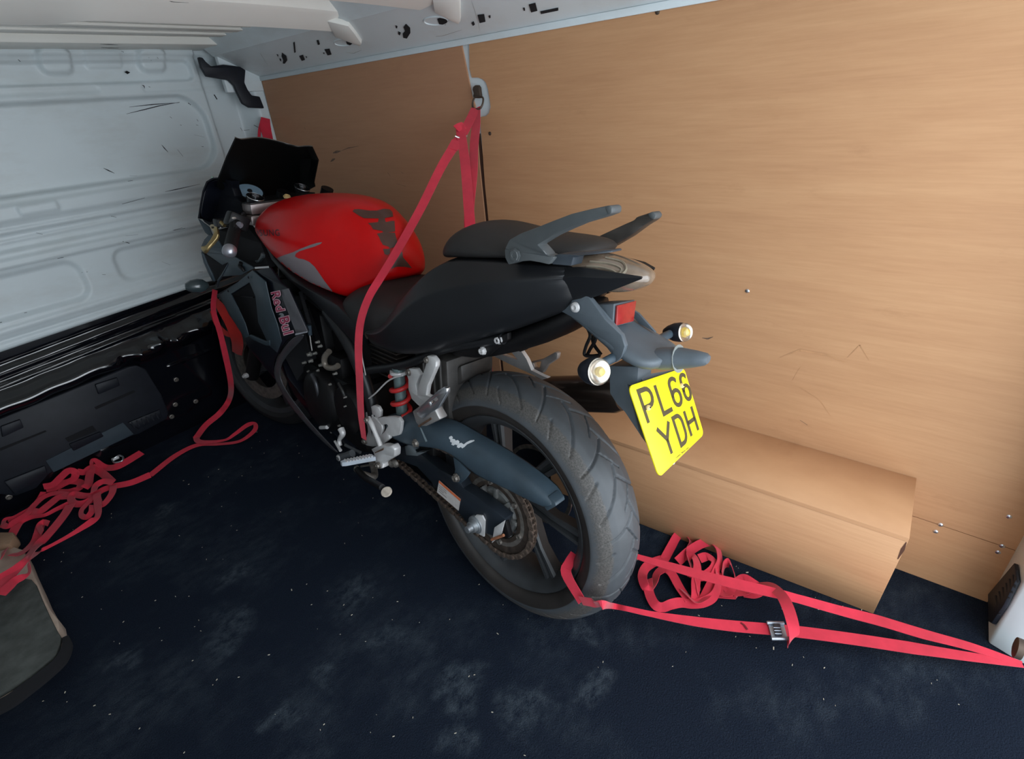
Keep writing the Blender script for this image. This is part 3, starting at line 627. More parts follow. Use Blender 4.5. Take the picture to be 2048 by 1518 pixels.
# sprocket, carrier and chain
SV = .088; NT_ = 46; RS = .1155
pts = []
for i in range(NT_*4):
    k = i*2*math.pi/(NT_*4); r = RS-.004+(.0065 if i % 4 in (0,) else (.002 if i % 4 in (1,3) else -.003)); pts.append(on_circle(RC, r, k, SV-.003))
hl = [[on_circle(RC, .070, k, SV-.003) for k in np.linspace(0, 2*math.pi, 48, endpoint=False)]]
spk = poly('sprocket', pts, mat('dark_worn_steel', (.050,.036,.028), .55, metal=.4, var=.5, vscale=60), bike, .006, (0,1,0), holes=hl)
lathe('carrier', [(-.012,.068),(-.012,.094),(.004,.094),(.006,.088),(.004,.072)], M_dirty, spk, (0,SV-.002,.321), closed=True, seg=64)
lathe('carrier_hub', [(-.03,.062),(-.002,.062),(.004,.055),(.004,.03),(.012,.028),(.012,.001)], mat('dull_cast_grey', (.17,.17,.165), .5, metal=.5, var=.3, vscale=40), spk, (0,SV-.004,.321), seg=40)
for k in range(6): c = on_circle(RC, .082, k*math.pi/3+.35, SV+.002); bolt(spk, c, (0,1,0), .0075, M_dirty, .007)
for k in range(8): a = k*math.pi/4; box('carrier_rib', (.040,-.006,-.006), (.068,.010,.006), mat('dull_cast_grey', (0,0,0)), spk, .002, Matrix.Translation((0,SV-.004,.321)) @ Matrix.Rotation(a, 4, 'Y'))
# chain path: round the sprocket, forward to the front sprocket
FS = (.515, .345); rf = .042
def chain_path():
    top = [(RC[0]+RS*math.cos(k), RC[1]+RS*math.sin(k)) for k in np.linspace(math.radians(98), math.radians(278-6), 60)]
    # circle goes from the top round the back (u<0) to the bottom
    seg = list(top)+[(FS[0]+rf*math.cos(k), FS[1]+rf*math.sin(k)) for k in np.linspace(math.radians(-85), math.radians(95), 16)]
    seg.append(top[0]); return np.array(seg)
cpth = chain_path(); dl = np.hypot(*np.diff(cpth, axis=0).T); cum = np.r_[0, np.cumsum(dl)]; n_l = int(cum[-1]/.015875)
chain = empty('chain_root') if False else None
me_link = None; first = None; links = []
lv = []
for i in range(n_l):
    s0 = i*.015875; p0 = np.array([np.interp(s0, cum, cpth[:,0]), np.interp(s0, cum, cpth[:,1])]); s1 = s0+.015875; p1 = np.array([np.interp(s1, cum, cpth[:,0]), np.interp(s1, cum, cpth[:,1])])
    ang = math.atan2(p1[1]-p0[1], p1[0]-p0[0]); mid = (p0+p1)/2
    links.append((mid, ang, i % 2))
def link_mesh(outer):
    V = []; F = []
    for sg in (-1, 1):
        v0 = sg*(.0062 if outer else .0042); v1 = v0+sg*.0018
        out = []
        for cx in (1, -1):
            for k in np.linspace(-80, 80, 4): a = math.radians(k); out.append((cx*(.0079+.0068*math.cos(a)), cx*.0068*math.sin(a)))
        out = [(x, z*(.8 if abs(x) < .004 else 1)) for x, z in out]; n = len(out); k0 = len(V)
        V += [(x, v0, z) for x, z in out]+[(x, v1, z) for x, z in out]
        F += [tuple(range(k0, k0+n)), tuple(range(k0+2*n-1, k0+n-1, -1))]+[(k0+j, k0+(j+1)%n, k0+n+(j+1)%n, k0+n+j) for j in range(n)]
    k0 = len(V); n = 8
    for v in (-.0085, .0085): V += [(.0079+.0035*math.cos(a), v, .0035*math.sin(a)) for a in np.linspace(0, 6.283, n, endpoint=False)]
    F += [tuple(range(k0, k0+n)), tuple(range(k0+2*n-1, k0+n-1, -1))]+[(k0+j, k0+(j+1)%n, k0+n+(j+1)%n, k0+n+j) for j in range(n)]
    me = bpy.data.meshes.new('chain_link'); me.from_pydata(V, [], F); me.update(); bm = bmesh.new(); bm.from_mesh(me); bmesh.ops.recalc_face_normals(bm, faces=bm.faces); bm.to_mesh(me); bm.free()
    me.materials.append(mat('chain_steel', (.20,.15,.12), .45, metal=.75, var=.5, vscale=70)); return me
ml = [link_mesh(True), link_mesh(False)]
for mid, ang, par in links:
    o = bpy.data.objects.new('chain_link', ml[par]); COL.objects.link(o); o.parent = bike
    o.matrix_local = Matrix.Translation((mid[0], SV, mid[1])) @ Matrix.Rotation(-ang, 4, 'Y')

# ---- swingarm with blue grey guard
def slab(name, cr, pts, m, parent, thick, bevel=.003, toward=(0,-1,0), holes=()):
    return poly(name, Qs(cr, pts), m, parent, thick, toward, bevel=bevel, smooth=True, holes=[Qs(cr, h) for h in holes])
swv = .135
arm = slab('swingarm', 'C', [(470,960,.11),(640,900,.115),(860,1080,.12),(1000,1150,.12),(1035,1215,.12),(1150,1290,.125),(1335,1438,.125),(1312,1500,.125),(1250,1560,.125),(1100,1510,.125),(1000,1390,.12),(860,1230,.12),(700,1060,.115),(560,1010,.11)], mat('swingarm_black', (.012,.016,.022), .35, var=.3, vscale=12), bike, .03, .005)
slab('swingarm', 'C', [(470,960,-.09),(640,900,-.09),(1120,1180,-.09),(1370,1400,-.09),(1250,1560,-.09),(860,1230,-.09),(560,1010,-.09)], M_engine, bike, .03, .005)
box('swingarm_bridge', (.22,-.10,.33), (.32,.10,.42), M_engine, bike, .01)
def D_(x, y, v): return q('D', x, y, v)
# chain guard: a bent shell (side face + top face)
side = [(430,690),(600,660),(740,780),(860,880),(980,950),(1110,1010),(1330,1150),(1500,1280),(1660,1385),(1700,1345)]
gp = [(450,690,.118),(620,675,.125),(700,720,.128),(860,735,.12),(960,790,.12),(1110,880,.12),(1240,955,.12),(1400,1060,.12),(1560,1180,.12),(1700,1320,.12)]
lowp = [(470,840,.135),(600,905,.135),(700,922,.138),(800,925,.138),(900,945,.138),(1000,1020,.136),(1110,1135,.136),(1270,1190,.134),(1450,1285,.132),(1640,1378,.128)]
midp = [(455,760,.133),(600,790,.138),(700,830,.14),(840,860,.14),(960,930,.14),(1110,1010,.138),(1240,1075,.137),(1400,1160,.136),(1560,1260,.134),(1690,1345,.128)]
rg = [Qs('C', r) for r in (gp, midp, lowp)]
V = []; F = []
inner = [(p[0], p[1]-.045, p[2]-.004) for p in rg[0]]
rows = [inner]+rg; n = len(gp)
for r in rows: V += r
for i in range(len(rows)-1):
    for j in range(n-1): a = i*n+j; F.append((a, a+1, a+1+n, a+n))
guard = mk('chain_guard', V, F, M_guard, bike, smooth=True, sub=1, solid=.004, auto=30); guard['label'] = 'blue grey plastic chain guard with a white paint fleck'
slab('guard_tab', 'C', [(960,990,.132),(1010,1030,.132),(1080,1110,.132),(1050,1150,.132),(1010,1185,.132),(960,1160,.132),(975,1080,.132)], M_guard, guard, .006, .002)
tip = slab('guard_tip', 'C', [(1700,1320,.124),(1705,1345,.126),(1640,1382,.13),(1600,1330,.125),(1650,1270,.12)], M_guard, guard, .03, .002)
decal('paint_fleck', [px('C',*p) for p in [(935,845),(952,838),(962,848),(958,858),(975,862),(982,872),(998,868),(1010,880),(1006,892),(1022,888),(1040,900),(1060,884),(1085,872),(1115,868),(1117,876),(1090,888),(1064,900),(1048,916),(1030,928),(1020,918),(1004,926),(990,918),(994,906),(978,900),(966,908),(950,900),(956,888),(942,880),(944,866),(934,858)]], guard, M_white2, guard)
decal('paint_fleck', [px('C',*p) for p in [(722,775),(735,782),(778,875),(765,882)]], guard, mat('chalky_mark', (.20,.25,.27), .7), guard)
for c, r, h in (((690,890,.14),.009,.006),((980,1143,.138),.009,.006)): bolt(guard, q('C', *c), (0,1,0), r, M_dirty, h)
bracket = slab('arm_bracket', 'C', [(610,910,.12),(650,900,.12),(690,960,.12),(775,950,.12),(700,985,.12),(620,980,.12)], mat('grey_casting', (.10,.115,.125), .5, var=.2), bike, .02, .003)
lab = slab('warning_label', 'C', [(860,1160,.1225),(1015,1295,.1225),(1000,1378,.1225),(845,1245,.1225)], M_label, bike, .001, .0)
slab('label_stripe', 'C', [(860,1160,.1235),(1015,1295,.1235),(1013,1312,.1235),(858,1176,.1235)], M_orange, lab, .0005, 0)
for k in range(4):
    a = np.array((858,1188+k*15)); slab('text_line', 'C', [(a[0],a[1],.1234),(a[0]+(55 if k != 2 else 35),a[1]+48 if k != 2 else a[1]+30,.1234),(a[0]+(55 if k != 2 else 35),a[1]+(54 if k != 2 else 36),.1234),(a[0],a[1]+5,.1234)], mat('grey_print', (.28,.25,.24), .6), lab, .0004, 0)
# axle end, adjuster plate and bolts
axle = lathe('axle_nut', [(-.03,.023),(0,.023),(.001,.019),(.003,.019),(.003,.0150),(.013,.0145),(.014,.009),(.026,.0085),(.027,.0005)], mat('zinc_steel', (.42,.44,.46), .35, metal=.8), bike, q('D', 437,905,.130), seg=24)
pl = slab('adjuster_plate', 'D', [(420,870,.128),(445,845,.128),(480,850,.128),(495,880,.128),(490,975,.128),(460,960,.128),(420,930,.128)], M_alu, bike, .004, .001)
slab('end_plate', 'D', [(550,920,.128),(612,878,.128),(590,960,.128),(535,1012,.128)], M_alu, bike, .003, .001)
slab('adjuster_block', 'D', [(600,945,.122),(615,885,.12),(640,975,.115),(622,985,.118)], M_engine, bike, .012, .001)
tube('adjuster_bolt', [q('D',535,990,.128), q('D',605,965,.13)], .0035, mat('flash_rust', (.25,.09,.04), .8, var=.5, vscale=90), bike, seg=8, smooth_path=False)
# red shock spring
sA = np.array(q('C',572,420,.105)); sB_ = np.array(q('C',590,640,.105)); ax = (sB_-sA); Ln = np.linalg.norm(ax)
ax /= Ln; a = np.cross(ax, (0,1,0)); a /= np.linalg.norm(a); b_ = np.cross(ax, a)
tube('shock_spring', [tuple(sA+ax*Ln*1.15*t+.0225*(math.cos(t*2*math.pi*2.6)*a+math.sin(t*2*math.pi*2.6)*b_)) for t in np.linspace(-.05, 1, 70)], .0062, M_spring, bike, seg=10, n=1)
lathe('shock_body', [(-.03,.010),(-.03,.016),(-.012,.017),(-.012,.0150),(Ln*1.15,.0150),(Ln*1.15,.010)], mat('shock_teal_grey', (.13,.18,.18), .35, metal=.5), bike, tuple(sA), tuple(ax), seg=20)
lathe('spring_seat', [(-.022,.012),(-.022,.022),(-.014,.023),(-.014,.012)], M_alu, bike, tuple(sA), tuple(ax), seg=20)

# ---- engine block, frame, and everything dark behind the fairing
box('crankcase', (.50,-.13,.27), (.86,.135,.50), M_engine, bike, .03)
eng = lathe('clutch_cover', [(-.03,.10),(.0,.10),(.012,.092),(.02,.075),(.026,.05),(.028,.001)], M_engine, bike, (.70,.150,.40), seg=40)
for k in range(9): a = k*2*math.pi/9+.2; bolt(eng, (.70+.103*math.cos(a), .150, .40+.103*math.sin(a)), (0,1,0), .0035, mat('steel_bolt', (.25,.24,.22), .45, metal=.6), .004)
lathe('alternator_cover', [(-.02,.075),(.0,.075),(.01,.068),(.014,.05),(.015,.001)], M_engine, bike, (.545,.145,.42), seg=36)
tube('sprocket_cover_edge', [q('C',335,610,.135), q('C',345,575,.135), q('C',400,530,.135), q('C',480,450,.13), q('C',540,415,.13), q('C',600,400,.125)], .0022, M_alu, bike, seg=6)
cyl = box('rear_cylinder', (.36,-.075,.555), (.48,.10,.66), M_engine, bike, .012)
for k in range(8): z = .560+k*.0125; box('cooling_fin', (.335,-.09,z), (.455,.108,z+.004), mat('fin_metal', (.050,.040,.034), .35, metal=.7), cyl, .001)
cyl2 = poly('front_cylinder', [(.72,.10,.48),(.92,.10,.40),(1.00,.10,.55),(.90,.10,.70),(.74,.10,.66)], M_engine, bike, .19, (0,-1,0), bevel=.012)
for k in range(9):
    t = k/9; a = np.array((.80+.13*t, .0, .50-.04*t)); poly('cooling_fin', [(.725+.02*k,.115,.52+.018*k*.2+.0),(.735+.02*k,.115,.52+.018*k*.2),(.805+.02*k,.115,.665-.008*k),(.795+.02*k,.115,.667-.008*k)], M_engine, cyl2, .22, (0,-1,0))
poly('carburettor', [(.52,.075,.50),(.72,.075,.50),(.74,.075,.66),(.50,.075,.66)], M_engine, bike, .15, (0,-1,0), bevel=.01)
box('oil_filter', (.60,.06,.48), (.68,.125,.56), M_engine, bike, .015)
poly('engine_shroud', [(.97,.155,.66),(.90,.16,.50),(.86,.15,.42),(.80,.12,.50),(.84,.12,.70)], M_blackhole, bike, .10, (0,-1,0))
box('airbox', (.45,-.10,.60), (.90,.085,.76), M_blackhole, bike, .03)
box('battery_box', (.165,-.07,.47), (.29,.085,.66), mat('worn_black_box', (.030,.027,.025), .5, var=.4, vscale=30), bike, .008)
for x in (.185,.21,.25): box('box_rib', (x,-.06,.46), (x+.008,.090,.655), mat('worn_black_box', (0,0,0)), bike, .002)
for sg in (1, -1):
    fr = poly('frame_spar', [(u, sg*(v+.0), w_) for (u, v, w_) in [q('A',508,700,.15),q('A',560,830,.15),q('A',620,905,.15),q('A',720,1012,.147),q('A',900,1140,.145),q('A',1040,1225,.142),q('A',1155,1350,.14),q('A',1165,1500,.13),q('A',1060,1380,.14),q('A',880,1200,.15),q('A',700,1040,.155),q('A',600,920,.155)]], M_body, bike, .045, (0,-sg,0), bevel=.006)
    tube('frame_tube', [(.62,sg*.13,.70),(.52,sg*.13,.62),(.46,sg*.125,.50),(.44,sg*.12,.36)], .018, M_body, bike)
    tube('subframe_tube', [(.47,sg*.12,.56),(.30,sg*.105,.62),(.15,sg*.095,.70),(-.02,sg*.085,.76)], .012, M_body, bike)
    tube('down_tube', [(1.02,sg*.05,.83),(.98,sg*.09,.68),(.93,sg*.10,.50),(.84,sg*.10,.30)], .016, M_body, bike)
tube('coolant_hose', [q('L',720,1040,.15),q('L',660,1110,.155),q('L',648,1200,.157),q('L',690,1270,.155),q('L',780,1285,.15),q('L',850,1250,.145)], .0085, mat('bronze_hose', (.17,.145,.12), .4, metal=.4), bike)
tube('cable', [q('L',300,180,.13),q('L',430,640,.15)], .006, M_blackhole, bike)
tube('cable', [q('L',435,800,.16),q('L',450,920,.16),q('L',468,1030,.16)], .0016, mat('pale_cable', (.40,.38,.36), .4), bike, seg=6)
lathe('cable_end', [(0,.006),(.03,.0065),(.03,.002)], M_plastic2, bike, q('L',440,800,.158), (-.1,0,1), seg=10)
for x, y, r in ((435,1085,.006),(455,1180,.005),(515,1070,.004),(605,1240,.0045),(810,1365,.0035),(360,1205,.004),(590,965,.004),(555,905,.004)):
    bolt(bike, q('L', x, y, .155), (0,1,0), r, mat('steel_bolt', (0,0,0)), .008)
for x, y, r in ((765,50,.0035),(557,222,.0032),(577,497,.0038),(648,655,.0038),(905,375,.0025),(910,497,.0025)): bolt(bike, q('M', x, y, .160), (0,1,0), r, mat('steel_bolt', (0,0,0)), .007)
tube('cable', [q('L',1190,950,.14),q('L',1200,1130,.14),q('L',1250,1390,.14)], .0016, mat('pale_cable', (0,0,0)), bike, seg=6)
poly('inner_mudguard', [q('C',1020,330,.05),q('C',1030,440,.05),q('C',900,560,.06),q('C',880,420,.06)], mat('worn_black_box', (0,0,0)), bike, .10, (0,-1,0), bevel=.004)
# ghost details on the engine: arc ridge and shift lever
tube('cover_ridge', [q('M',440,60,.170),q('M',490,170,.173),q('M',520,290,.173),q('M',540,380,.17)], .006, mat('satin_black_metal', (.05,.052,.058), .3, metal=.5), eng)
tube('cover_ridge', [q('M',810,180,.158),q('M',860,280,.16),q('M',895,370,.158)], .005, mat('dull_black_metal', (.022,.021,.021), .4, metal=.4), eng)

# ---- foot controls, left
M_peg = M_alu
ub = slab('pillion_peg_bracket', 'C', [(755,275,.125),(775,258,.125),(810,265,.125),(838,300,.125),(835,340,.13),(800,420,.13),(775,480,.13),(765,545,.135),(830,570,.135),(820,640,.135),(790,680,.135),(735,640,.135),(700,610,.13),(660,570,.125),(635,500,.12),(635,430,.12),(620,380,.12),(640,350,.12),(690,355,.12),(720,400,.12),(690,470,.122),(700,540,.125),(712,470,.125),(745,380,.125),(765,310,.125)], M_peg, bike, .014, .003)
bolt(ub, q('C',768,290,.127), (0,1,0), .0065, M_dirty, .004); bolt(ub, q('C',637,380,.122), (0,1,0), .0075, M_dirty, .004)
slab('peg_clevis', 'C', [(665,660,.15),(735,610,.15),(800,560,.15),(850,600,.15),(820,640,.15),(865,720,.15),(760,770,.15),(715,770,.15),(690,740,.15)], mat('clevis_grey', (.34,.32,.31), .4, metal=.6), ub, .026, .004)
pg = slab('pillion_footpeg', 'C', [(695,660,.16),(760,590,.165),(850,510,.17),(890,485,.172),(915,495,.172),(915,530,.172),(880,590,.17),(850,640,.168),(790,680,.165),(740,720,.16),(700,690,.16)], M_silver, ub, .012, .003, holes=[[(790,595,.1668),(840,560,.1695),(850,575,.17),(800,615,.167)]])
slab('clevis_slot', 'C', [(705,765,.152),(800,705,.152),(805,720,.152),(715,776,.152)], M_rust, ub, .002, 0)
lbk = slab('footrest_bracket', 'M', [(1150,600,.135),(1215,570,.135),(1250,505,.135),(1300,485,.135),(1350,510,.135),(1382,570,.135),(1378,650,.135),(1340,670,.135),(1390,655,.14),(1550,640,.145),(1630,655,.145),(1672,720,.145),(1660,840,.145),(1640,900,.145),(1560,920,.145),(1500,900,.145),(1510,950,.145),(1440,1010,.145),(1350,1050,.14),(1280,1060,.135),(1200,1045,.135),(1150,1010,.135),(1145,960,.135),(1190,930,.135),(1210,850,.135),(1200,760,.135),(1160,690,.135),(1135,650,.135)], M_peg, bike, .010, .003,
    holes=[[(1400,760,.141),(1470,750,.142),(1485,770,.142),(1440,850,.142),(1400,890,.141),(1412,820,.141)]])
tube('bracket_arm', [q('M',1215,665,.158),q('M',1260,740,.16),q('M',1320,880,.162),q('M',1390,1050,.165)], [.008,.007,.006,.007], M_peg, lbk)
slab('peg_mount', 'M', [(1250,1100,.16),(1340,1050,.165),(1420,1040,.165),(1480,1060,.165),(1540,1040,.16),(1580,1100,.16),(1575,1200,.16),(1420,1290,.165),(1415,1360,.17),(1360,1370,.17),(1325,1310,.17),(1300,1240,.17),(1290,1150,.165)], M_peg, lbk, .022, .004)
slab('mount_slot', 'M', [(1300,1140,.168),(1420,1080,.168),(1415,1110,.168),(1310,1150,.168)], M_rust, lbk, .003, 0)
for x, y, v in ((1195,690,.165),(1160,985,.14),(1350,1320,.175)): bolt(lbk, q('M', x, y, v), (0,1,0), .008, M_dirty, .005)
for x, y in ((1250,595),(1302,635),(1258,918)): lathe('hole', [(0,.003),(.0006,.003)], M_blackhole, lbk, q('M', x, y, .1355), (0,1,0), seg=10)
# rider peg: ribbed bar sticking out to the left
pA = np.array(q('M',1290,1200,.175)); pB = np.array(q('M',845,1290,.255))
peg = loft('footpeg', [[tuple(p+np.array((a, 0, b_))) for a, b_ in ((-w_,-.007),(-w_,.005),(w_*.8,.006),(w_*.8,-.007))] for p, w_ in ((pA,.011),(pA*.6+pB*.4,.009),(pB*.9+pA*.1,.007),(pB,.004))], mat('peg_alloy', (.55,.60,.66), .35, metal=.5), lbk, auto=30)
for k in range(9):
    p = pA+(pB-pA)*(k+1)/10.5; box('peg_tooth', (-.009,-.002,.005), (.006,.002,.0085), M_alu, lbk, 0, Matrix.Translation(tuple(p)))
tube('shift_pedal', [q('M',810,1210,.235),q('M',900,1190,.225),q('M',1000,1150,.215)], .0105, mat('pedal_rubber', (.035,.038,.042), .6), bike, seg=12)
lathe('pedal_end', [(0,.008),(.003,.008),(.003,.001)], M_alu, bike, q('M',812,1212,.238), (-.1,1,0), seg=12)
tube('shift_rod', [q('M',900,1035,.19),q('M',1110,1140,.18)], .0045, mat('pedal_rubber', (0,0,0)), bike, seg=8)
tube('shift_lever', [q('M',840,810,.18),q('M',865,880,.182),q('M',820,960,.185),q('M',825,1040,.188)], [.010,.009,.006,.007], M_alu, bike, seg=8)
tube('shift_spindle', [q('M',760,985,.19),q('M',835,1110,.2)], [.004,.005], M_alu, bike, seg=8)
tube('shift_shaft', [q('M',560,795,.17),q('M',650,790,.17)], .006, M_alu, bike, seg=8)
# side stand folded beside the frame, round foot
tube('side_stand', [(.50,.12,.27),(.42,.16,.26),q('M',1130,1440,.2)], .010, M_dirty, bike)
tube('side_stand_leg', [q('C',270,1080,.20),q('C',330,1140,.215),q('C',450,1210,.235)], .0085, M_engine, bike)
lathe('stand_foot', [(0,.0135),(.003,.014),(.005,.0125),(.005,.001)], mat('pale_stone_metal', (.42,.36,.30), .7, var=.25, vscale=90), bike, q('C',483,1245,.235), tuple(BM@np.array((-.35,-.2,.9))), seg=18)
for x, y in ((1080,1360),(1150,1430)): lathe('pivot_bolt', [(0,.011),(.008,.010),(.012,.006),(.012,.001)], M_dirty, bike, q('M', x, y, .17), (0,1,0), seg=10)
tube('stand_spring', [q('M',1120,1330,.175),q('M',1310,1300,.175)], .003, M_dirty, bike, seg=6)
for x in (1550,1600): lathe('linkage_bolt', [(0,.012),(.006,.011),(.010,.006),(.010,.001)], M_dirty, bike, q('M', x, 1285, .14), (0,1,0), seg=12)
# right footrest hangers
slab('right_peg_hanger', 'B', [(640,975,-.12),(690,960,-.12),(760,1010,-.12),(800,1070,-.12),(830,1140,-.12),(900,1175,-.12),(935,1190,-.12),(900,1200,-.12),(800,1150,-.12),(700,1105,-.12),(570,1040,-.12),(580,1020,-.12),(700,1060,-.12),(745,1075,-.12),(700,1020,-.12)], M_peg, bike, .012, .003)
slab('right_footpeg', 'B', [(815,1090,-.15),(900,1070,-.15),(980,1025,-.15),(998,1035,-.15),(990,1070,-.15),(930,1110,-.15),(900,1160,-.15),(840,1150,-.15)], mat('clevis_grey', (0,0,0)), bike, .015, .003, holes=[[(840,1095,-.15),(890,1085,-.15),(880,1130,-.15),(850,1125,-.15)]])
box('hanger_plate', (.09,-.12,.655), (.19,-.09,.70), M_engine, bike, .003)
slab('tail_bracket', 'B', [(495,1035,.09),(520,1000,.09),(640,920,.09),(680,905,.09),(680,950,.09),(640,975,.09),(560,1045,.09),(520,1050,.09)], M_engine, bike, .012, .002)
for x, y in ((622,950),(522,1018)): bolt(bike, q('B', x, y, .093), (0,1,0), .0075, M_alu, .006)
# silencer on the right
ex = lathe('silencer', [(-.02,.018),(-.02,.042),(0,.047),(.34,.047),(.36,.040),(.36,.026),(.33,.024),(.33,.001)], mat('dark_chrome', (.060,.045,.038), .22, metal=.8, var=.4, vscale=6), bike, (.20,-.175,.478), (-.93,-.06,.28), seg=40)
tube('exhaust_pipe', [(.20,-.175,.478),(.32,-.16,.43),(.50,-.11,.34)], .022, M_engine, bike)
def crisp(st, idxs, f=.14):
    out = []
    for u, P in st:
        Q = []
        for i, p in enumerate(P):
            if i in idxs:
                a, b_ = P[i-1], P[i+1]
                Q += [tuple(p[k]+(a[k]-p[k])*f for k in (0,1)), p, tuple(p[k]+(b_[k]-p[k])*f for k in (0,1))]
            else: Q.append(p)
        out.append((u, Q))
    return out

# ---- tank
tank = halfloft('fuel_tank', [
 (1.03,[(.06,.865),(.085,.87),(.10,.885),(.09,.905),(.06,.925),(0,.935)]),
 (1.00,[(.10,.850),(.135,.865),(.146,.885),(.126,.912),(.082,.936),(0,.948)]),
 (.95,[(.11,.845),(.150,.868),(.163,.895),(.148,.932),(.098,.962),(0,.973)]),
 (.90,[(.12,.812),(.158,.84),(.175,.88),(.162,.935),(.105,.982),(0,.992)]),
 (.80,[(.13,.772),(.165,.81),(.182,.86),(.168,.93),(.110,.988),(0,1.002)]),
 (.70,[(.13,.748),(.158,.79),(.175,.85),(.162,.92),(.108,.990),(0,1.008)]),
 (.60,[(.118,.730),(.134,.78),(.142,.84),(.136,.915),(.094,.985),(0,1.004)]),
 (.545,[(.105,.728),(.117,.775),(.121,.83),(.115,.90),(.082,.970),(0,.995)]),
 (.49,[(.092,.762),(.098,.80),(.099,.84),(.094,.893),(.067,.948),(0,.974)]),
 (.44,[(.074,.792),(.080,.82),(.080,.85),(.074,.883),(.052,.922),(0,.944)]),
 (.41,[(.054,.808),(.060,.83),(.060,.85),(.054,.870),(.036,.892),(0,.908)]),
 (.395,[(.03,.815),(.037,.83),(.038,.845),(.033,.858),(.02,.866),(0,.872)])], M_red, bike)
tank['label'] = 'glossy red fuel tank with grey swoosh and smoky pad'
swoosh = [(632,915),(665,900),(700,888),(745,873),(800,848),(860,825),(905,811),(940,806),(930,818),(890,835),(840,850),(790,866),(766,882),(760,900),(785,914),(820,920),(855,936),(890,968),(920,1010),(955,1062),(1000,1120),(1030,1160),(1046,1186),(1030,1193),(1005,1188),(960,1160),(925,1130),(895,1096),(865,1072),(830,1060),(790,1050),(750,1036),(700,998),(660,950)]
M_dec = [decal('grey_swoosh', [px('A', *p) for p in swoosh], tank, M_decg, tank)]
for L in [[(1140,605),(1150,592),(1180,590),(1250,600),(1300,600),(1345,588),(1385,592),(1402,610),(1406,640),(1360,648),(1350,655),(1310,652),(1215,650),(1180,632)],
          [(1240,682),(1308,676),(1312,652),(1352,655),(1358,676),(1395,668),(1415,668),(1420,738),(1395,742),(1345,745),(1335,735),(1275,722),(1262,700)],
          [(1300,752),(1345,742),(1395,745),(1418,745),(1432,800),(1438,835),(1385,848),(1378,838),(1340,825),(1325,800),(1315,775)],
          [(1340,852),(1375,852),(1388,848),(1384,882),(1370,892),(1352,886)],
          [(1425,850),(1455,850),(1468,880),(1470,905),(1500,940),(1530,978),(1480,968),(1430,968),(1385,985),(1350,1008),(1362,960),(1385,900)]]:
    decal('tank_pad', [px('A', *p) for p in L], tank, M_pad, tank, off=.0012)
def text_mesh(body, offset=0.0, extrude=0):
    cu = bpy.data.curves.new('t', 'FONT'); cu.body = body; cu.size = 1; cu.offset = offset; cu.space_character = 1.12; cu.resolution_u = 3
    o = bpy.data.objects.new('t', cu); COL.objects.link(o); dg = bpy.context.evaluated_depsgraph_get(); dg.update()
    me = bpy.data.meshes.new_from_object(o.evaluated_get(dg)); bpy.data.objects.remove(o); return me
def text_decal(name, body, o, ex, ey, target, m, parent, off=.0008, offset=0., width=None, bike_=True):
    """o: picture position of the baseline start, ex: advance vector for the whole word, ey: letter height vector"""
    me = text_mesh(body, offset); xs = [v.co.x for v in me.vertices]; ref = text_mesh(body); rx = [v.co.x for v in ref.vertices]; x0, x1 = min(rx), max(rx); H = max(v.co.y for v in ref.vertices)
    tr = [bvh(t) for t in (target if isinstance(target, list) else [target])]
    bm = bmesh.new(); bm.from_mesh(me); bmesh.ops.triangulate(bm, faces=bm.faces); dead = []
    for v in bm.verts:
        t = (v.co.x-x0)/(x1-x0); h = v.co.y/H; p = (o[0]+ex[0]*t+ey[0]*h, o[1]+ex[1]*t+ey[1]*h); best = None
        for b_ in tr:
            c = cast(b_, p, bike_)
            if c[0] is not None and (best is None or c[3] < best[3]): best = c
        if best is None: dead.append(v); continue
        n = best[1]; oo = Vector((BM@CAM) if bike_ else CAM)
        if n.dot(oo-best[0]) < 0: n = -n
        v.co = best[0]+n*off
    bmesh.ops.delete(bm, geom=dead, context='VERTS'); bmesh.ops.recalc_face_normals(bm, faces=bm.faces)
    mo = bpy.data.meshes.new(name); bm.to_mesh(mo); bm.free(); return link(name, mo, m, parent)
text_decal('tank_lettering', 'HYOSUNG', px('K',890,395), (73,-.5), (-1.5,-12.5), tank, M_text, tank, off=.0009, offset=.012)

# ---- seat and tail
seat = halfloft('rider_seat', [
 (.575,[(.10,.705),(.118,.712),(.122,.722),(.10,.735),(.06,.74),(0,.745)]),
 (.53,[(.12,.690),(.132,.70),(.134,.735),(.118,.762),(.07,.775),(0,.78)]),
 (.47,[(.13,.668),(.142,.69),(.142,.74),(.122,.782),(.07,.80),(0,.805)]),
 (.42,[(.13,.655),(.146,.68),(.150,.73),(.128,.782),(.08,.802),(0,.812)]),
 (.36,[(.13,.655),(.146,.675),(.158,.72),(.145,.768),(.10,.798),(0,.808)]),
 (.30,[(.12,.665),(.142,.69),(.160,.73),(.152,.768),(.11,.795),(0,.804)]),
 (.24,[(.11,.69),(.130,.72),(.155,.76),(.148,.792),(.11,.814),(0,.822)]),
 (.19,[(.10,.73),(.115,.76),(.142,.805),(.132,.838),(.10,.860),(0,.868)]),
 (.15,[(.08,.78),(.095,.81),(.122,.850),(.115,.875),(.09,.892),(0,.898)])], M_seat, bike)
lathe('seat_screw', [(0,.010),(.002,.010),(.004,.007),(.002,.004),(.002,.0005)], M_brown, seat, q('A',1240,1422,.149), (0,1,0), seg=14)
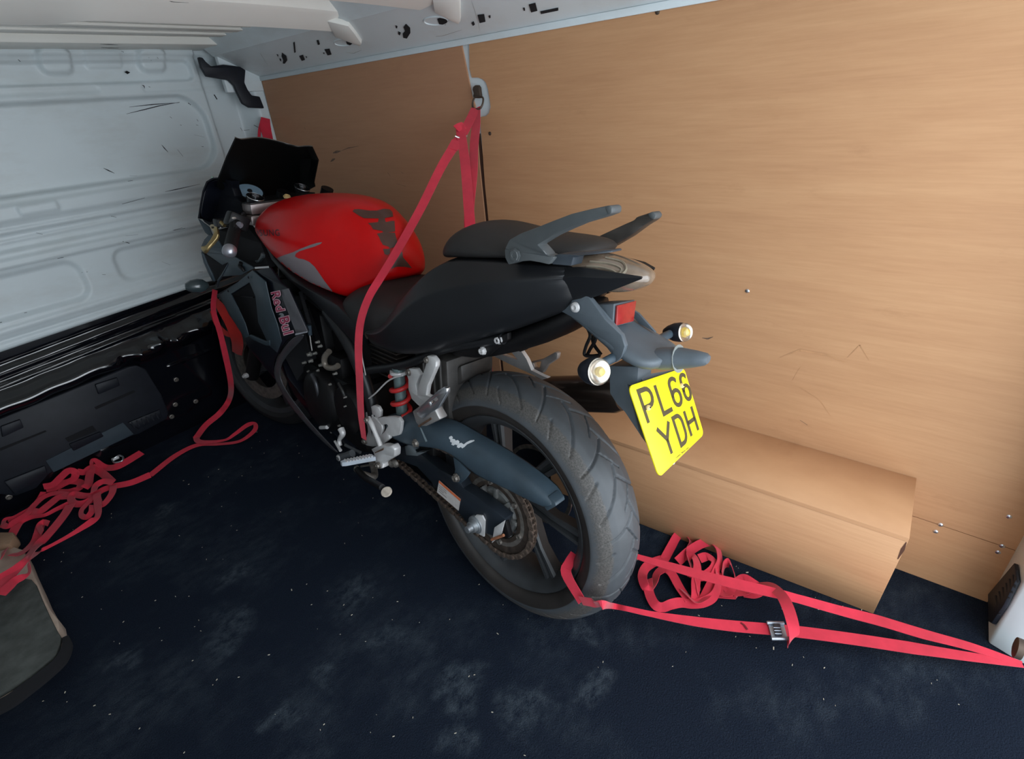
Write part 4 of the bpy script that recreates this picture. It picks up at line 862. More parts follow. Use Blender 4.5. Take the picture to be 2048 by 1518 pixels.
tail = halfloft('tail_fairing', crisp([
 (.43,[(.05,.66),(.12,.655),(.143,.665),(.147,.69),(.13,.70),(.05,.70),(0,.70)]),
 (.37,[(.05,.655),(.12,.648),(.150,.662),(.162,.695),(.14,.71),(.05,.71),(0,.71)]),
 (.30,[(.05,.655),(.12,.648),(.152,.665),(.170,.715),(.150,.745),(.06,.75),(0,.75)]),
 (.23,[(.05,.67),(.12,.665),(.148,.680),(.172,.770),(.150,.810),(.07,.82),(0,.82)]),
 (.17,[(.05,.69),(.11,.685),(.140,.700),(.165,.815),(.138,.868),(.08,.885),(0,.885)]),
 (.11,[(.05,.715),(.10,.712),(.132,.728),(.158,.845),(.120,.905),(.08,.915),(0,.915)]),
 (.04,[(.05,.745),(.095,.742),(.125,.758),(.148,.868),(.112,.914),(.07,.92),(0,.92)]),
 (-.04,[(.04,.780),(.085,.778),(.115,.792),(.138,.888),(.108,.920),(.06,.925),(0,.925)]),
 (-.12,[(.04,.822),(.065,.820),(.090,.834),(.112,.900),(.092,.922),(.05,.926),(0,.926)]),
 (-.19,[(.03,.855),(.050,.855),(.066,.866),(.082,.912),(.072,.926),(.04,.928),(0,.928)])], (3,4)), M_body, bike)
# pointed side blades that run along the tail light
for sg in (1, -1):
    rg = [[(-.150,sg*.055,.845),(-.150,sg*.088,.902),(-.150,sg*.078,.920),(-.150,sg*.04,.918)],[(-.188,sg*.057,.863),(-.188,sg*.0805,.911),(-.188,sg*.0715,.9262),(-.188,sg*.04,.924)],[(-.240,sg*.050,.889),(-.240,sg*.067,.914),(-.240,sg*.060,.9245),(-.240,sg*.044,.922)],[(-.297,sg*.048,.919),(-.297,sg*.052,.9215),(-.297,sg*.050,.9235),(-.297,sg*.046,.922)]]
    if sg == -1: rg[-1] = [(-.266, p[1], p[2]-.004) for p in rg[-1]]
    loft('tail_blade', rg, M_body, bike, auto=30)
und = halfloft('undertray', [(.20,[(.04,.66),(.08,.665),(.10,.69),(0,.70)]),(.10,[(.04,.67),(.08,.675),(.095,.72),(0,.73)]),(-.02,[(.03,.715),(.07,.72),(.085,.77),(0,.78)]),(-.12,[(.03,.77),(.06,.78),(.075,.82),(0,.83)]),(-.20,[(.02,.83),(.045,.84),(.06,.87),(0,.88)])], M_engine, bike, sub=1)
pil_s = halfloft('pillion_seat', [
 (.172,[(.03,.895),(.05,.896),(.055,.903),(.045,.915),(0,.920)]),
 (.158,[(.05,.897),(.085,.899),(.092,.910),(.072,.935),(0,.946)]),
 (.13,[(.06,.902),(.106,.904),(.113,.922),(.088,.958),(0,.971)]),
 (.09,[(.06,.908),(.114,.911),(.121,.930),(.094,.969),(0,.984)]),
 (.04,[(.06,.913),(.112,.915),(.119,.932),(.092,.966),(0,.982)]),
 (-.02,[(.05,.920),(.104,.922),(.111,.935),(.084,.960),(0,.973)]),
 (-.09,[(.05,.928),(.096,.930),(.103,.942),(.078,.960),(0,.970)]),
 (-.15,[(.04,.935),(.084,.937),(.090,.947),(.066,.962),(0,.970)]),
 (-.195,[(.02,.942),(.05,.943),(.056,.950),(.04,.959),(0,.963)])], M_seat, bike)
# grab rails
gl = slab('grab_rail', 'B', [(660,375,.125),(690,315,.12),(760,275,.12),(860,238,.125),(960,198,.128),(1080,152,.13),(1200,122,.13),(1320,97,.13),(1338,110,.13),(1338,148,.13),(1290,168,.13),(1140,212,.13),(1050,250,.13),(960,292,.128),(870,347,.127),(905,385,.126),(930,415,.12),(975,425,.115),(940,472,.118),(880,458,.122),(820,448,.125),(750,452,.127),(685,473,.128),(663,430,.127)], M_grey, bike, .026, .006)
gl['label'] = 'left grey plastic grab rail'
slab('rail_cap', 'B', [(1290,106,.131),(1322,96,.131),(1340,112,.131),(1338,148,.131),(1310,160,.131)], M_grey, gl, .028, .004)
bolt(gl, q('B',722,415,.128), (0,1,0), .010, M_grey, .002)
gr = slab('grab_rail', 'B', [(1250,295,-.105),(1320,262,-.11),(1400,225,-.12),(1480,190,-.125),(1492,172,-.125),(1560,150,-.125),(1600,135,-.125),(1618,160,-.125),(1605,188,-.125),(1540,228,-.125),(1450,295,-.12),(1330,365,-.11),(1305,330,-.105)], mat('worn_brown_black', (.028,.024,.021), .45, var=.5, vscale=16), bike, .026, .005, toward=(0,-1,0))
gr['label'] = 'right grab rail'
slab('rail_cap', 'B', [(1560,150,-.121),(1600,134,-.121),(1620,160,-.121),(1605,190,-.121),(1575,180,-.121)], M_grey, gr, .028, .004)
# rail pads beneath the seat
slab('seat_plinth', 'B', [(960,420,.108),(1000,405,.108),(1340,380,.07),(1345,395,.07),(1150,415,.10),(1100,425,.10),(1085,480,.10),(960,470,.11)], mat('slate_plastic', (.028,.036,.046), .45), bike, .03, .003)
# tail light: smoked lens between the blades
tl = loft('tail_light', [[(-.08,.080,.905),(-.08,.085,.926),(-.08,0,.940),(-.08,-.085,.926),(-.08,-.080,.905),(-.08,0,.875)],
  [(-.17,.068,.895),(-.17,.074,.930),(-.17,0,.950),(-.17,-.074,.930),(-.17,-.068,.895),(-.17,0,.862)],
  [(-.235,.050,.890),(-.235,.056,.926),(-.235,0,.944),(-.235,-.056,.926),(-.235,-.050,.890),(-.235,0,.868)],
  [(-.275,.034,.900),(-.275,.038,.922),(-.275,0,.932),(-.275,-.038,.922),(-.275,-.034,.900),(-.275,0,.886)],
  [(-.292,.012,.908),(-.292,.012,.916),(-.292,0,.920),(-.292,-.012,.916),(-.292,-.012,.908),(-.292,0,.902)]], M_lens, bike, sub=2)
M_ll = mat('lens_reflector_line', (.30,.26,.20), .3, metal=.5)
trl = bvh(tl)
def on_l(x, y):
    h = cast(trl, px('B', x, y)); return None if h[0] is None else tuple(h[0]+h[1]*.0006)
for P_, r in (([(1180,485),(1260,490),(1340,510),(1380,530),(1400,500),(1330,470),(1200,455)],.0022),([(1270,600),(1340,575),(1400,540),(1430,500),(1400,455),(1300,430)],.0026),([(1250,560),(1310,550),(1350,530)],.002)):
    Q = [on_l(*p) for p in P_]; Q = [p for p in Q if p]
    if len(Q) > 2: tube('lens_line', Q, r, M_ll, tl, seg=6)
# licence plate hanger
def oq(x, y, v): return q('O', x, y, v)
hang = []
sideL = [(30,175,.06),(140,140,.06),(255,105,.06),(300,150,.06),(400,290,.06),(515,400,.065),(540,480,.07),(515,560,.07),(470,600,.068),(440,530,.065),(385,460,.06),(330,400,.06),(270,340,.06),(150,265,.06),(40,205,.06)]
hg = poly('plate_hanger', [oq(*p) for p in sideL], M_hang, bike, .012, (0,-1,0), bevel=.002)
# upper deck loft (centre line descends and then flattens), cross sections from left to right
ctr = [(-.10,.858,.055),(-.16,.850,.056),(-.21,.826,.058),(-.255,.808,.066),(-.29,.795,.070),(-.325,.786,.064),(-.345,.786,.034)]
rings = []
for u, w_, hv in ctr:
    rings.append([(u+.006,hv,w_-.022),(u,hv,w_-.004),(u-.002,hv*.85,w_),(u-.003,0,w_+.003),(u-.002,-hv*.85,w_),(u,-hv,w_-.004),(u+.006,-hv,w_-.022),(u+.01,0,w_-.026)])
deck = loft('hanger_deck', rings, M_hang, hg, sub=1)
arm_ = loft('hanger_lamp_arm', [[(u, r*math.cos(k), w_+r2*math.sin(k)) for k in np.linspace(0, 6.283, 12, endpoint=False)] for u, w_, r, r2 in ((-.300,.772,.034,.016),(-.335,.778,.032,.020),(-.355,.783,.024,.020),(-.385,.790,.018,.015),(-.402,.794,.013,.011),(-.407,.795,.009,.007))], M_hang, hg)
tube('clear_sleeve', [(-.3560,0,.7832),(-.3572,0,.7835)], .0245, mat('pale_sleeve', (.25,.27,.26), .3), hg, seg=16, smooth_path=False)
for sg in (1, -1):
    poly('deck_fin', [oq(258,100,.05),oq(300,135,.05),oq(515,385,.05),oq(500,402,.05),oq(440,345,.05)] if sg == 1 else [(-.20,-.045,.845),(-.245,-.045,.832),(-.285,-.045,.803),(-.25,-.045,.812)], M_hang, hg, .006, (0,-1,0), bevel=.001)
c4 = [(475,185),(612,150),(592,298),(465,330)]
def onpl(x, y, p0, n): h = hit(*px('O', x, y), n@BM, np.array(p0)@n); return tuple(BM@h)
rn_ = np.array((-.97,0,.22)); rn_ /= np.linalg.norm(rn_); rp0 = (-.246,0,.845)
rfb = poly('reflector_box', [onpl(x, y, rp0, rn_) for x, y in [(462,172),(615,142),(597,306),(452,340)]], M_hang, hg, .055, tuple(-rn_), bevel=.002)
rf_ = poly('red_reflector', [onpl(x, y, np.array(rp0)+rn_*.001, rn_) for x, y in c4], M_refl, rfb, .004, tuple(rn_), bevel=.001)
lathe('hanger_bolt', [(0,.010),(.003,.009),(.005,.005),(.003,.0005)], M_alu, hg, oq(183,197,.062), (0,1,0), seg=16)
lathe('deck_screw', [(0,.0025),(.001,.0022),(.001,.0005)], M_blackhole, hg, oq(683,460,0), (-.3,0,1), seg=8)
for k, P_ in enumerate(([(265,335),(290,400),(260,480),(250,540),(300,550),(360,545)],[(285,340),(330,420),(290,500),(270,540)],[(300,400),(320,470),(370,540)])):
    tube('wire', [oq(x, y, .045-.01*k) for x, y in P_], .0035, M_engine, bike, seg=6)
ext = poly('plate_bracket', [oq(425,620,.03),oq(640,625,.03),(-.30,.03,.72),oq(560,760,.03),oq(700,1200,.02),oq(660,1140,.03),oq(540,960,.04),oq(480,900,.04),oq(430,820,.035)], M_hang, hg, .05, (0,-1,0), bevel=.003)
poly('plate_backing', [onpl(x, y, (-.338,0,.665), np.array((-.875,0,.484))) for x, y in [(650,690),(960,640),(950,900),(800,1000)]], M_hang, hg, .006, (.875,0,-.484))
# number plate
pn = np.array((-.8826,0,.4706)); pp0 = (-.347,-.02,.663)
def pp(x, y, d=0): return tuple(np.array(onpl(x, y, pp0, pn))+pn*d)
PC = dict(tl=np.array(pp(557,768)), tr=np.array(pp(968,630)), br=np.array(pp(1113,1115)), bl=np.array(pp(782,1437)))
def bil(s, t, d=0): return tuple((PC['tl']*(1-s)*(1-t)+PC['tr']*s*(1-t)+PC['br']*s*t+PC['bl']*(1-s)*t)+pn*d)
ro = []
for cx, cy, a0 in ((.93,.08,-90),(.93,.92,0),(.07,.92,90),(.07,.08,180)):
    for k in range(6): a = math.radians(a0+k*18); ro.append((cx+.07*math.cos(a)*.85, cy+.08*math.sin(a)*.95))
plate = poly('number_plate', [bil(s, t, -.0015) for s, t in ro], M_yellow, bike, .003, tuple(pn), bevel=.0006)
plate['label'] = 'yellow two line number plate'
# strokes of each character in a 0..1 box, y down
def arc(cx, cy, rx, ry, a0, a1, n=8): return [(cx+rx*math.cos(math.radians(a)), cy+ry*math.sin(math.radians(a))) for a in np.linspace(a0, a1, n)]
GL = {'P':[[(0,1),(0,0),(.6,0)]+arc(.6,.27,.4,.27,-90,90)+[(0,.54)]], 'L':[[(0,0),(0,1),(1,1)]],
 '6':[[(1,.12)]+arc(.5,.22,.5,.22,-30,-180)+[(0,.25),(0,.75)]+arc(.5,.75,.5,.25,180,0)+[(1,.68)]+arc(.5,.66,.5,.22,0,-180)],
 'Y':[[(0,0),(.5,.5),(1,0)],[(.5,.48),(.5,1)]], 'D':[[(0,0),(0,1),(.5,1)]+arc(.5,.65,.5,.35,90,0)+arc(.5,.35,.5,.35,0,-90)+[(0,0)]], 'H':[[(0,0),(0,1)],[(1,0),(1,1)],[(0,.5),(1,.5)]]}
def glyph(ch, s0, t0, s1, t1, wd_s, wd_t):
    V = []; F = []
    W_, H_n = .19, .156
    for st in GL[ch]:
        st = [p for k_, p in enumerate(st) if k_ == 0 or math.dist(p, st[k_-1]) > 1e-3]
        P = [np.array(((s0+(s1-s0)*x)*W_, (t0+(t1-t0)*y)*H_n)) for x, y in st]; n = len(P); closed = np.linalg.norm(P[0]-P[-1]) < 1e-6
        L = []; 
        for i in range(n):
            a = P[i-1] if i else (P[-2] if closed else None); b_ = P[i+1] if i < n-1 else (P[1] if closed else None)
            d1 = (P[i]-a)/np.linalg.norm(P[i]-a) if a is not None else None; d2 = (b_-P[i])/np.linalg.norm(b_-P[i]) if b_ is not None else None
            if d1 is None: d1 = d2
            if d2 is None: d2 = d1
            nn = np.array((-(d1+d2)[1], (d1+d2)[0])); nn /= np.linalg.norm(nn)+1e-9; k = min(1/max(.35, abs(nn@np.array((-d1[1], d1[0])))), 1.8)
            e = d1*0
            if not closed and i == 0: e = -d2*wd_s/2*0
            L.append((P[i]+nn*wd_s/2*k, P[i]-nn*wd_s/2*k))
        for i in range(n-1):
            kk = len(V)
            for p in (L[i][0], L[i][1], L[i+1][1], L[i+1][0]): V.append(bil(p[0]/W_, p[1]/H_n, .0019))
            F.append((kk, kk+1, kk+2, kk+3))
    me = bpy.data.meshes.new('plate_character'); me.from_pydata(V, [], F); return link('plate_character', me, M_ink, plate)
def inv(x, y):  # plate coordinates of a picture point (Newton)
    P = np.array(pp(x, y)); s, t = .5, .5
    for _ in range(20):
        e = np.array(bil(s, t))-P; js = (np.array(bil(s+1e-4, t))-np.array(bil(s, t)))/1e-4; jt = (np.array(bil(s, t+1e-4))-np.array(bil(s, t)))/1e-4
        J = np.stack([js, jt], 1); d = np.linalg.lstsq(J, e, rcond=None)[0]; s -= d[0]; t -= d[1]
    return s, t
for ch, s0, s1, t0, t1 in (('P',.12,.30,.09,.44),('L',.395,.56,.09,.44),('6',.63,.77,.09,.44),('6',.85,.965,.09,.44),('Y',.21,.43,.545,.885),('D',.515,.66,.545,.885),('H',.745,.90,.545,.885)): glyph(ch, s0, t0, s1, t1, .0085, .0085)
trp = plate
text_decal('plate_footer', 'Lomax  Bikes.com', px('O',912,1290), (25,-20.5), (-1.2,-3.0), plate, M_ink, plate, off=.0006, offset=.02)
for x, y in ((702,925),(945,765)):
    s, t = inv(x, y); lathe('plate_screw', [(0,.0052),(.003,.0048),(.005,.003),(.005,.0005)], mat('cream_plastic', (.75,.55,.25), .4), plate, bil(s, t, .0015), tuple(pn), seg=14)
    lathe('screw_slot', [(0,.0018),(.0006,.0018),(.0006,.0003)], M_blackhole, plate, bil(s, t, .0067), tuple(pn), seg=8)
lathe('plate_clip', [(0,.008),(.006,.008),(.008,.004),(.008,.0005)], M_alu, plate, tuple(np.array(pp(930,1300))-pn*.012), tuple(-pn), seg=12)
# indicators
def indicator(c, back, r, stalk0, lab_, dark):
    """c: lens centre; back: direction from the lens into the housing"""
    b_ = np.array(back, float); b_ /= np.linalg.norm(b_)
    h = lathe('indicator', [(0,r),(.006,r*1.04),(.018,r*.98),(.032,r*.72),(.042,r*.38),(.046,r*.02)], dark, bike, c, tuple(b_), seg=28, auto=60)
    lathe('reflector_bowl', [(-.002,r*.98),(-.004,r*.90),(.010,r*.5),(.014,r*.001)], M_chrome, h, c, tuple(b_), seg=28)
    lathe('bulb', [(-.010,.001),(-.008,.0055),(-.002,.0075),(.006,.006),(.010,.004)], M_bulb, h, c, tuple(b_), seg=16)
    lathe('lens', [(-.001,r*1.01),(-.008,r*.93),(-.014,r*.65),(-.017,r*.02)], mat('clear_lens', (.9,.88,.85), .05, trans=1.0, var=.01), h, c, tuple(b_), seg=28, auto=60)
    tube('stalk', [stalk0, tuple(np.array(c)+b_*.022)], [.0085,.008], M_guard, h, seg=10, smooth_path=False)
    if lab_: h['label'] = lab_
    return h
indicator(q('O',345,662,.13), (.90,-.22,-.25), .0228, oq(470,555,.06), 'left rear indicator', M_plastic)
indicator(q('O',962,378,-.13), (.92,-.10,-.22), .0185, (-.285,-.06,.785), 'right rear indicator', M_plastic)

# ---- front end
ST = .30; WB = 1.435; FC = (0, .293)
fw = empty('front_dummy') if False else None
cs, sn = math.cos(ST), math.sin(ST)
def steer(o, piv=(WB,0,0)):
    for v in o.data.vertices:
        x, y = v.co.x-piv[0], v.co.y; v.co.x = piv[0]+x*cs-y*sn; v.co.y = x*sn+y*cs
    for c in [c for c in COL.objects if c.parent == o]: steer(c)
    return o
prof_f = [(-.055,.243),(-.052,.252),(-.042,.273),(-.025,.288),(0,.293),(.025,.288),(.042,.273),(.052,.252),(.055,.243)]
ft = groove_tyre('front_tyre', FC, prof_f, .055, bike, 300, mat('front_tyre_rubber', (.010,.010,.011), .6), mat('front_tyre_rubber', (0,0,0)), [], [(.053,.238),(.048,.232),(.043,.228)], u0=WB, NV=30); steer(ft)
fwl = lathe('front_wheel', [(-.040,.213),(-.043,.229),(-.046,.225),(-.040,.205),(0,.198),(.040,.205),(.046,.225),(.043,.229),(.040,.213),(0,.206)], M_wheel, bike, (WB,0,.293), seg=72, closed=True)
lathe('hub', [(-.05,.03),(-.02,.035),(.02,.035),(.05,.03)], M_wheel, fwl, (WB,0,.293))
for k in range(5):
    a0 = math.radians(20+72*k); P0 = np.array((WB-.03*math.sin(a0),0,.293+.03*math.cos(a0))); P1 = np.array((WB-.207*math.sin(a0),0,.293+.207*math.cos(a0)))
    t = (P1-P0)/np.linalg.norm(P1-P0); s = np.cross(t, (0,1,0)); ring = lambda p, w_, h: [tuple(p+s*w_*a+np.array((0,h*b_,0))) for a, b_ in ((-1,-1),(-.7,1),(.7,1),(1,-1))]
    loft('spoke', [ring(P0,.016,.014), ring(P1,.013,.012)], M_wheel, fwl, auto=25)
lathe('brake_disc', [(.060,.10),(.060,.15),(.064,.15),(.064,.10)], M_dirty, fwl, (WB,0,.293), closed=True, seg=48)
steer(fwl)
rake = np.array((-.44,0,.90)); rake /= np.linalg.norm(rake)
for sg in (1, -1):
    c = (WB+.01,sg*.098,.27); fk = lathe('fork_leg', [(-.02,.020),(-.02,.027),(.30,.027),(.31,.022),(.80,.0215),(.80,.001)], M_engine, bike, c, tuple(rake), seg=20); steer(fk)
    bt = lathe('axle_bolt', [(0,.011),(.012,.010),(.012,.006),(.020,.006),(.020,.001)], M_alu, bike, (WB+.01,sg*.124,.27), (0,sg,0), seg=12); steer(bt)
V = []; F = []; N1 = 20; N2 = 7
for i in range(N1):
    a = math.radians(-70+150*i/(N1-1))
    for j in range(N2):
        b_ = -1+2*j/(N2-1); r = .318-.035*b_*b_; V.append((WB-r*math.sin(a)*1.0, .066*b_, .293+r*math.cos(a)))
for i in range(N1-1):
    for j in range(N2-1): a = i*N2+j; F.append((a, a+1, a+1+N2, a+N2))
mg = mk('front_mudguard', V, F, M_fair, bike, smooth=True, solid=.003); steer(mg)
# bars, clamp, clocks
tc = poly('top_clamp', [qw('J',x,y,.965) for x, y in ((690,1070),(760,940),(850,960),(1040,1000),(1230,1050),(1380,980),(1700,850),(1580,740),(1500,700),(1100,830),(900,880),(740,880))], mat('dark_clamp', (.012,.012,.013), .45), bike, .006, (0,0,-1), bevel=.002) if False else None
hx = np.array((-.44*cs, -.44*sn, .90)); hx /= np.linalg.norm(hx)
def bq(x, y, c, v): return q(c, x, y, v)
C1 = np.array(q('J',915,950,.098)); C2 = np.array(q('J',1625,805,-.098)); C2 = C1+np.array((.03,-.196,.0))
C2 = np.array(q('J',1625,805,-.085))
yk = empty('x') if False else None
cm = (C1+C2)/2
clamp = poly('top_clamp', [tuple(C1+np.array((-.030,.030,-.014))), tuple(C1+np.array((.028,.034,-.014))), tuple(C1+np.array((.035,-.02,-.014))), tuple(cm+np.array((.06,.02,-.012))), tuple(C2+np.array((.03,.02,-.014))), tuple(C2+np.array((.03,-.03,-.014))), tuple(C2+np.array((-.03,-.03,-.014))), tuple(cm+np.array((-.05,-.03,-.014)))], mat('dark_clamp', (.018,.016,.016), .4), bike, .004, (0,0,-1), bevel=.001)
poly('clamp_side', [tuple(C1+np.array((-.031,.031,-.018))), tuple(C1+np.array((.029,.035,-.018))), tuple(C1+np.array((.036,-.02,-.018))), tuple(cm+np.array((.05,.01,-.016))), tuple(cm+np.array((-.05,-.03,-.018)))], mat('satin_alloy', (.30,.25,.24), .35, metal=.7), clamp, .030, (0,0,-1), bevel=.002)
for C_ in (C1, C2):
    lathe('fork_cap', [(-.02,.024),(0,.026),(.003,.026),(.004,.022),(.001,.021),(.001,.014),(.007,.012),(.007,.006),(.003,.0055),(.003,.0005)], M_plastic if False else mat('fork_cap_black', (.02,.021,.023), .25, metal=.5), clamp, tuple(C_), tuple(hx), seg=28)
    lathe('cap_ring', [(.0,.0255),(.002,.0265),(.0035,.0255),(.002,.0245)], M_silver, clamp, tuple(C_), tuple(hx), seg=28, closed=True)
    lathe('cap_screw', [(.004,.012),(.009,.011),(.009,.006),(.006,.0055),(.006,.0005)], mat('soft_steel', (.40,.40,.42), .3, metal=.8), clamp, tuple(C_), tuple(hx), seg=6)
clip = poly('bar_mount', [tuple(C1+np.array(d)) for d in ((-.040,.040,-.050),(.034,.040,-.050),(.036,-.03,-.050),(-.04,-.03,-.050))], mat('satin_alloy', (0,0,0)), bike, .030, (0,0,-1), bevel=.006)
bolt(clamp, q('J',1400,935,.0), tuple(hx), .010, mat('cream_plastic', (0,0,0)), .005)
g0 = q('K',800,160,.19); g1 = q('K',720,330,.235); g2 = q('K',682,602,.315); g3 = q('K',655,690,.335)
tube('handlebar', [q('K',900,60,.13), g0, g2], .011, M_body, bike, seg=12)
gr_ = tube('left_grip', [q('K',765,260,.215), g2], [.0165,.016], mat('grip_rubber', (.006,.006,.007), .65, spec=.2, bump=.6, bscale=900), bike, seg=18, smooth_path=False)
a_ = np.array(g3)-np.array(g2); lathe('bar_end', [(0,.012),(.004,.017),(.016,.017),(.024,.013),(.028,.006),(.029,.0005)], mat('bar_end_alloy', (.36,.36,.40), .3, metal=.8), bike, g2, tuple(a_), seg=24)
sw = box('switch_pod', (-.022,-.030,-.022), (.022,.030,.022), mat('switch_black', (.005,.005,.006), .45, spec=.3), bike, .008, Matrix.Translation(q('K',790,170,.195)) @ Matrix.Rotation(.5, 4, 'X'))
box('switch_button', (-.004,-.006,-.003), (.004,.006,.003), M_dirty, sw, .001, Matrix.Translation(q('K',740,120,.222)))
lathe('switch_knob', [(0,.010),(.008,.008),(.009,.001)], mat('soft_grey', (.16,.15,.17), .3), sw, q('K',835,235,.215), (-.5,.6,.6), seg=14)
lev = poly('clutch_lever', [q('K',x,y,v) for x, y, v in ((375,225,.22),(400,212,.22),(450,215,.22),(478,240,.22),(490,290,.225),(500,360,.23),(480,420,.235),(420,490,.25),(350,560,.265),(325,600,.27),(300,630,.272),(262,620,.275),(238,585,.275),(240,552,.275),(285,545,.272),(320,530,.265),(380,450,.25),(420,380,.24),(432,340,.235),(405,300,.225),(380,265,.22))], M_gold, bike, .010, (.2,-.5,-.8), bevel=.0025)
for k in range(3): poly('lever_slot', [q('K',x+k*13,y,v) for x, y, v in ((403,252,.2225),(410,252,.2225),(422,315,.2225),(415,317,.2225))], M_blackhole, lev, .001, (0,.5,.5))
box('lever_perch', (-.02,-.02,-.012), (.02,.02,.012), mat('switch_black', (0,0,0)), bike, .005, Matrix.Translation(q('K',560,190,.205)))
lathe('cable_adjuster', [(0,.006),(.018,.006),(.018,.003)], M_gold, bike, q('K',600,235,.212), (.6,.1,.3), seg=10)
for x, y in ((490,185),(520,230),(545,262)): lathe('perch_screw', [(0,.004),(.003,.003),(.003,.0005)], M_alu, bike, q('K', x, y, .215), (0,.6,.6), seg=8)
# instrument face behind the clamp
i0 = np.array(q('J',770,870,.085)); inn = np.array((-.52,.0,.85)); inn /= np.linalg.norm(inn)
ins = lathe('tachometer', [(-.03,.046),(0,.046),(.002,.044),(.001,.041),(.001,.001)], mat('switch_black', (0,0,0)), bike, tuple(i0+np.array((.03,-.025,.0))), tuple(inn), seg=36)
ic = i0+np.array((.03,-.025,.0))
e1 = np.cross(inn, (0,1,0)); e1 /= np.linalg.norm(e1); e2 = np.array((0,1.,0))
def ipt(r, a, h=.0018): return tuple(ic+inn*h+r*(math.cos(a)*e1+math.sin(a)*e2))
dial = poly('dial_face', [ipt(.040, a) for a in np.linspace(0, 6.283, 30, endpoint=False)], mat('dial_blue_white', (.26,.38,.48), .6, spec=.2), ins, .0004, tuple(-inn))
for k in range(4): a = -.7+k*.22; poly('dial_mark', [ipt(.022,a,.0024), ipt(.038,a-.03,.0024), ipt(.038,a+.07,.0024), ipt(.022,a+.05,.0024)], M_dred, dial, .0003, tuple(-inn))
lathe('needle_hub', [(0,.008),(.004,.007),(.004,.001)], M_blackhole, dial, ipt(0,0,.002), tuple(inn), seg=14)
# windscreen and upper fairing shell
scr_top = [('J',610,35,.985,0)]
def Ju(x, y, u): return qu('J', x, y, u)
rowT = [Ju(608,34,.985), Ju(700,60,1.00), Ju(950,36,1.03), Ju(1180,72,1.045), Ju(1400,132,1.045), Ju(1560,172,1.03), Ju(1700,164,1.01), Ju(1785,172,.99)]
rowM = [Ju(470,330,1.06), Ju(640,330,1.10), Ju(900,330,1.14), Ju(1180,340,1.16), Ju(1400,350,1.16), Ju(1600,360,1.14), Ju(1780,350,1.09), Ju(1882,380,1.02)]
rowB = [Ju(350,640,1.13), Ju(560,680,1.20), Ju(850,720,1.26), Ju(1150,720,1.28), Ju(1400,720,1.28), Ju(1600,720,1.25), Ju(1730,720,1.18), Ju(1815,715,1.08)]
rowD = [Ju(330,780,1.17), Ju(560,930,1.26), Ju(850,980,1.33), Ju(1150,980,1.35), Ju(1400,960,1.34), Ju(1600,880,1.28), Ju(1740,830,1.2), Ju(1830,780,1.10)]
V = rowT+rowM+rowB+rowD; F = [(i*8+j, i*8+j+1, i*8+j+9, i*8+j+8) for i in range(3) for j in range(7)]
scr = mk('windscreen', V, F, M_scr, bike, smooth=True, solid=.004)
ed = tube('screen_edge', rowT, .0016, mat('pale_screen_edge', (.10,.09,.08), .4), scr, seg=6)
def shell(name, rows, m, parent=None, sub=1, th_=.004):
    n = len(rows[0]); V = [p for r in rows for p in r]; F = [(i*n+j, i*n+j+1, i*n+n+j+1, i*n+n+j) for i in range(len(rows)-1) for j in range(n-1)]
    return mk(name, V, F, m, parent or bike, smooth=True, solid=th_, sub=sub)
# left flank of the nose fairing, from the screen root down to its lower lip
fl_o = [qu('J',345,645,1.14), qu('J',265,648,1.15), qu('J',170,705,1.16), qu('J',112,850,1.18), qu('J',75,1050,1.20), qu('J',42,1265,1.22)]
fl_i = [qu('J',420,760,1.30), qu('J',380,800,1.34), qu('J',300,860,1.38), qu('J',250,980,1.42), qu('J',220,1100,1.44), qu('J',200,1290,1.44)]
fl_b = [qu('J',520,760,1.02), qu('J',420,850,1.02), qu('J',360,960,1.02), qu('J',330,1050,1.02), qu('J',300,1180,1.02), qu('J',215,1340,1.02)]
nose = shell('nose_fairing', [fl_o, fl_i], M_fair, sub=0)
poly('nose_body', [q('J',*p) for p in [(345,640,.150),(200,690,.165),(140,850,.175),(105,1050,.185),(80,1250,.195),(150,1340,.185),(300,1420,.17),(500,1400,.15),(700,1300,.12),(720,1130,.11),(690,1010,.115),(610,930,.12),(560,800,.125),(560,700,.13)]], mat('satin_black_panel', (.003,.004,.007), .55, spec=.2), bike, .03, (.3,-1,0), bevel=.004)
shell('nose_inner', [[q('J',345,650,.17),q('J',170,715,.185),q('J',118,850,.20),q('J',80,1050,.215),q('J',50,1262,.23)],[q('J',420,700,.15),q('J',300,760,.16),q('J',270,900,.17),q('J',250,1100,.18),q('J',205,1330,.19)],[q('J',560,760,.12),q('J',520,850,.12),q('J',500,950,.12),q('J',480,1100,.12),q('J',300,1350,.14)]], M_fair, nose)
lathe('fairing_screw', [(0,.004),(.003,.003),(.003,.0005)], mat('green_glint_steel', (.35,.5,.42), .3, metal=.8), nose, q('J',265,645,.185), (0,.3,1), seg=8)
